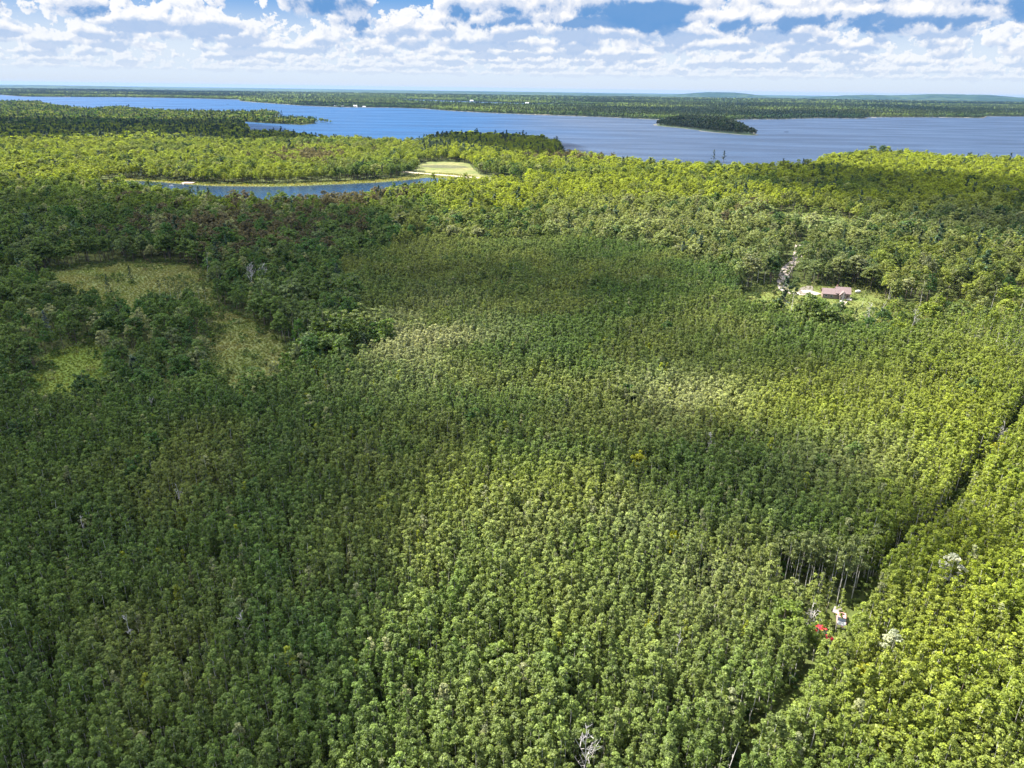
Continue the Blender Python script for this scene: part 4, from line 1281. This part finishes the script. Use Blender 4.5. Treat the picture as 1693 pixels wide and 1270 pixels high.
sc_all = np.column_stack([wd, wd, hs]); p_all = np.column_stack([g, np.zeros(len(g))])
near = d < 1500
# slender birches among the lighter woods at the centre right, and a grey green stand
bz = (((qq[:, 0] > 850) & (qq[:, 1] > 335) & (qq[:, 1] < 475)) | ((qq[:, 0] > 1380) & (qq[:, 1] > 440))) & (qq[:, 0] < 1700) & (d < 700) & ~ispine
ib = np.nonzero(bz)[0]; ib = ib[RNG.permutation(len(ib))[:290]]
isbirch = np.zeros(len(g), bool); isbirch[ib] = True
print('mixed', len(g), 'near', near.sum(), 'pines', ispine.sum())
vis = (qq[:, 0] > 8) & (qq[:, 0] < 1685) & (qq[:, 1] > 180)
size = hs/np.maximum(qq[:, 2], 1)
mb_ = near & ~ispine & ~isbirch
# of each kind, the ones that show largest are things of their own
MARKS = ((60, 430, 'at the left edge above the marsh clearing'), (220, 420, 'behind the marsh clearing'), (380, 430, 'behind the bare grey trees at the marsh'), (470, 480, 'right of the bare grey trees'),
         (430, 530, 'right of the grassy strip clearing'), (560, 520, 'above the white trunked aspens'), (60, 510, 'at the left edge below the marsh clearing'), (200, 530, 'between the marsh and the green meadow'),
         (280, 570, 'left of the grassy strip clearing'), (30, 580, 'left of the small green meadow'), (110, 640, 'below the small green meadow'), (250, 620, 'right of the small green meadow'),
         (1240, 440, 'left of the driveway'), (1380, 440, 'directly behind the house'), (1500, 450, 'behind and right of the house'), (1620, 440, 'in the dark woods at the right edge'),
         (1520, 520, 'on the sunny slope right of the house'), (1650, 540, 'on the sunny slope at the right edge'), (1400, 530, 'in front of the house'), (1240, 500, 'left of the house lawn'),
         (700, 400, 'at the far edge of the young wood'), (1000, 380, 'behind the young wood, centre'), (1000, 250, 'near the lake shore, centre'), (1400, 290, 'in the shaded woods at the right shore'),
         (820, 235, 'on the dark point by the lake'), (200, 205, 'in the dark woods at upper left'), (400, 330, 'in front of the pond'), (300, 250, 'behind the pond'), (1100, 320, 'between the pond and the right shore'), (1600, 340, 'in the shaded belt at right'))


def where(px_, py_): return min(MARKS, key=lambda m_: ((m_[0]-px_)/1.6)**2+(m_[1]-py_)**2)[2]


ob = np.argsort(np.where(mb_ & vis, -size, 1e9))[:300]
selb = np.zeros(len(g), bool); selb[ob] = True
for i in ob:
    tree('broadleaf_tree', 'broad', int(RNG.integers(0, NVAR['broad'])), p_all[i], sc_all[i], T_b[i],
         '%s broadleaf tree %s' % (look(T_b[i], hs[i], .72, .98), where(qq[i, 0], qq[i, 1])), 'broadleaf tree', 'broadleaf trees of the nearer woods')
mp_ = near & ispine
op = np.argsort(np.where(mp_ & vis, -size, 1e9))[:min(300, int((mp_ & vis).sum()))]
selp = np.zeros(len(g), bool); selp[op] = True
for i in op:
    tree('pine_tree', 'pine', int(RNG.integers(0, NVAR['pine'])), p_all[i], sc_all[i], T_p[i],
         '%sdark pine %s' % ('short ' if hs[i] < .85 else 'tall ' if hs[i] > 1.05 else '', where(qq[i, 0], qq[i, 1])), 'pine tree', 'pines scattered in the woods')
for i in ib:
    tb_ = T_b[i]*.5+np.array([.10, .105, .035])
    tree('birch_tree', 'edge', int(RNG.integers(0, NVAR['edge'])), p_all[i], (hs[i]*1.15, hs[i]*1.15, hs[i]*1.05), tb_,
         '%s slender birch with pale stem %s' % (look(tb_, hs[i], .72, .98), where(qq[i, 0], qq[i, 1])), 'birch tree', 'slender birches of the lighter woods')
r_ = mb_ & ~selb
scatter_object('mixed_wood', 'broad', np.vstack([p_all[r_], np.column_stack([mix_pts, np.zeros(len(mix_pts))])]), np.vstack([sc_all[r_], mix_sc]), np.vstack([T_b[r_], tint_map(mix_pts, 'broad')]), label='mixed broadleaf woodland reaching to the lake shore', cat='wood')
r_ = mp_ & ~selp
scatter_object('pine_wood', 'pine', p_all[r_], sc_all[r_], T_p[r_], label='pines scattered through the woodland near the lake', cat='wood')
far_p = [p_all[~near & ~ispine]]; far_s = [sc_all[~near & ~ispine]*np.array([.8, .8, .95])]; far_t = [T_b[~near & ~ispine]]
fpp = [p_all[~near & ispine]]; fps = [sc_all[~near & ispine]*np.array([.9, .9, .8])]; fpt = [T_p[~near & ispine]]

# undergrowth along the edges of the openings
g = jgrid(-450, 450, 150, 900, 3.2)
g = g[in_view(g, 30, 30, 30)]
e = np.minimum.reduce([np.abs(edge_dist(g, o_)) for o_ in opens])
e2 = np.minimum(edge_dist(g, track_pts, False), edge_dist(g, drive_pts, False)+1)
k_ = ((e < 9) & (RNG.uniform(0, 1, len(g)) < .75-.07*e)) | ((e2 < 4.5) & (e2 > 1.2) & (RNG.uniform(0, 1, len(g)) < .5))
k_ &= ~inside(g, pond) & spots_ok(g) & (edge_dist(g, road_d, False) > 6)
k_ |= ((inside(g, drive_gap) | inside(g, meadow_d) & (fbm(g, 20, 79) > .62)) & (RNG.uniform(0, 1, len(g)) < .6) & spots_ok(g) & (edge_dist(g, drive_pts, False) > 4) & (edge_dist(g, road_d, False) > 6))
k_ |= (inside(g, scrub_r) & (RNG.uniform(0, 1, len(g)) < .45) & spots_ok(g))
k_ |= (inside(g, opens[2]) | inside(g, opens[4])) & (fbm(g, 14, 77) > .60) & (RNG.uniform(0, 1, len(g)) < .5) & spots_ok(g) & (edge_dist(g, drive_pts, False) > 5)
g = g[k_]; s_ = RNG.uniform(.5, 1.3, len(g)); s_ = np.where(g[:, 1] > 640, s_*.6, s_)
tb = tint_map(g, 'broad')*np.array([1.05, 1.0, .9])
scatter_object('shrubs', 'bush', np.column_stack([g, np.zeros(len(g))]), np.column_stack([s_, s_, s_*RNG.uniform(.7, 1.2, len(g))]), tb, label='low shrubs lining the clearings, the track and the pond', cat='shrubs')

# low growth on the forest floor, seen through the gaps of the nearer wood
g = jgrid(-300, 300, 40, 330, 2.3)
g = g[in_view(g, 60, 60, 200)]; g = g[inside(g, aspen_zone)]; g = g[spots_ok(g)]
g = g[(RNG.uniform(0, 1, len(g)) < .75) & (edge_dist(g, track_pts, False) > .5)]
s_ = RNG.uniform(.5, 1.35, len(g))
scatter_object('undergrowth', 'bush', np.column_stack([g, np.zeros(len(g))]), np.column_stack([s_, s_, s_*RNG.uniform(.6, 1.1, len(g))]), tint_map(g, 'broad')*np.array([1.0, 1.0, .9]), label='leafy undergrowth beneath the young aspens and along the track', cat='shrubs')

# 3. island and the far shores
g = jgrid(island[:, 0].min(), island[:, 0].max(), island[:, 1].min(), island[:, 1].max(), 9)
g = g[inside(g, island)]
s_ = RNG.uniform(.75, 1.2, len(g))*(.5+.5*np.clip(edge_dist(g, island)/55, 0, 1)); pn = RNG.uniform(0, 1, len(g)) < .5
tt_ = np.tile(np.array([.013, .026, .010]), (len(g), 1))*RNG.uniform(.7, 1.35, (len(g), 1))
isl_h = 1.75
isl = np.column_stack([g, np.zeros(len(g))])
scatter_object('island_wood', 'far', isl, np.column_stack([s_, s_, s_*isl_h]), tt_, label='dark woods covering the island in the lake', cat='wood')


def farband(dn, df, s):
    w_ = df*.72
    g = jgrid(-w_-100, w_+100, dn*.97, df, s)
    g = g[(g[:, 1] >= dn) & (g[:, 1] < df)]
    return g[in_view(g, 60, 60, 30)]


fs = far_shore
x_ = np.vstack([farband(2200, 4500, 13), farband(4500, 7000, 19), farband(7000, 11000, 34)])
land = np.vstack([fs, [[90000, 90000], [-90000, 90000]]])
x_ = x_[inside(x_, land) & ~inside(x_, lake2)]
x_ = x_[spots_ok(x_)] if len(CLEAR_SPOTS) < 400 else x_
dd = x_[:, 1]
bs_ = np.where(dd < 4500, 1.15, np.where(dd < 7000, 1.7, 2.9))
zs_ = np.where(dd < 4500, 1.05, np.where(dd < 7000, 1.15, 1.3))*RNG.uniform(.8, 1.2, len(x_))
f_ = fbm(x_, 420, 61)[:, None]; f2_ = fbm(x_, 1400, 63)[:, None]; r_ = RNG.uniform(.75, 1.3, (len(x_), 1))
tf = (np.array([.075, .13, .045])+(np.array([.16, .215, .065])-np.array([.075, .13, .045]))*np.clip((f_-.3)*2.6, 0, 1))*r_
tf = tf+(np.array([.03, .075, .045])-tf)*np.clip((.46-f2_)*6, 0, .9)  # dark patches in the tint stand in for distant cloud shadows
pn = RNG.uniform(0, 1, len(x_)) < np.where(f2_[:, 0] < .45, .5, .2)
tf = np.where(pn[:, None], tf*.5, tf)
P3 = np.column_stack([x_, np.zeros(len(x_))]); S3 = np.column_stack([bs_, bs_, zs_])
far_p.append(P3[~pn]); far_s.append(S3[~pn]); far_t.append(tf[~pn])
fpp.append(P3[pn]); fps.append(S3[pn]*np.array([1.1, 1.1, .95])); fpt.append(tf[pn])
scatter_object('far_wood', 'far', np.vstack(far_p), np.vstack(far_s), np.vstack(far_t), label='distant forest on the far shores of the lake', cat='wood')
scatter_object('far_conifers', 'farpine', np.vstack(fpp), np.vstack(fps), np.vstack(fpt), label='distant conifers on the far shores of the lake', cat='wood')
print('far', sum(map(len, far_p)), sum(map(len, fpp)))


# 4. rough grass of the marsh and the meadows
def tuft(seed):
    rng = np.random.default_rng(seed); V = []; F = []; K_ = []
    for i in range(26):
        th = rng.uniform(0, 6.28); r = rng.uniform(0, .55); a = np.array([math.cos(th)*r, math.sin(th)*r, 0])
        h_ = rng.uniform(.5, 1.1); dr_ = rng.normal(size=2)*.35; w_ = rng.uniform(.05, .12); t2 = rng.uniform(0, 6.28)
        s = np.array([math.cos(t2)*w_, math.sin(t2)*w_, 0]); tip = a+np.array([dr_[0], dr_[1], h_])
        b_ = len(V); V += [a-s, a+s, tip+s*.3, tip-s*.3]; F.append((b_, b_+1, b_+2, b_+3)); K_.append(rng.uniform())
    o = mesh_obj('tuft', V, F, M_LEAF, link=False); set_clump(o.data, np.array(K_)); return o


NVAR['tuft'] = 3
def tufts(name, poly, s, cols, zs, **kw):
    g = jgrid(poly[:, 0].min(), poly[:, 0].max(), poly[:, 1].min(), poly[:, 1].max(), s)
    g = g[inside(g, poly)]; g = g[in_view(g, 10, 10, 10, 0)]; g = g[fbm(g, 9, 81) > .22]
    g = g[~inside(g, pond) & (edge_dist(g, drive_pts, False) > 3.2) & (edge_dist(g, road_d, False) > 5)]
    a, b = np.array(cols[0]), np.array(cols[1]); f = np.clip((fbm(g, 13, 83)[:, None]-.3)*2.5, 0, 1)
    t_ = (a+(b-a)*f)*RNG.uniform(.75, 1.25, (len(g), 1)); z = RNG.uniform(.6, 1.3, len(g))*zs
    scatter_object(name, 'tuft', np.column_stack([g, np.zeros(len(g))]), np.column_stack([z*1.3, z*1.3, z]), t_, [tuft(i) for i in range(3)], **kw)


tufts('marsh_grass', opens[2], 1.25, ((.125, .16, .046), (.175, .172, .066)), .6, label='brownish green marsh grass in the two linked left clearings', cat='grass')
tufts('meadow_grass', opens[3], 1.2, ((.11, .155, .028), (.15, .17, .035)), .5, label='fresh green grass of the small left meadow', cat='grass')
tufts('lawn_grass', opens[4], 1.6, ((.12, .15, .03), (.16, .155, .05)), .5, label='yellowish grass around the brown house', cat='grass')
tufts('scrub_grass', scrub_r, 1.9, ((.13, .17, .035), (.18, .19, .05)), .9, label='bright grass between the scattered trees of the sunny slope at right', cat='grass')
tufts('bank_grass', np.vstack([opens[0]]), 2.6, ((.15, .17, .045), (.21, .19, .07)), 1.0, label='dry yellow reeds along the far bank of the pond', cat='grass')
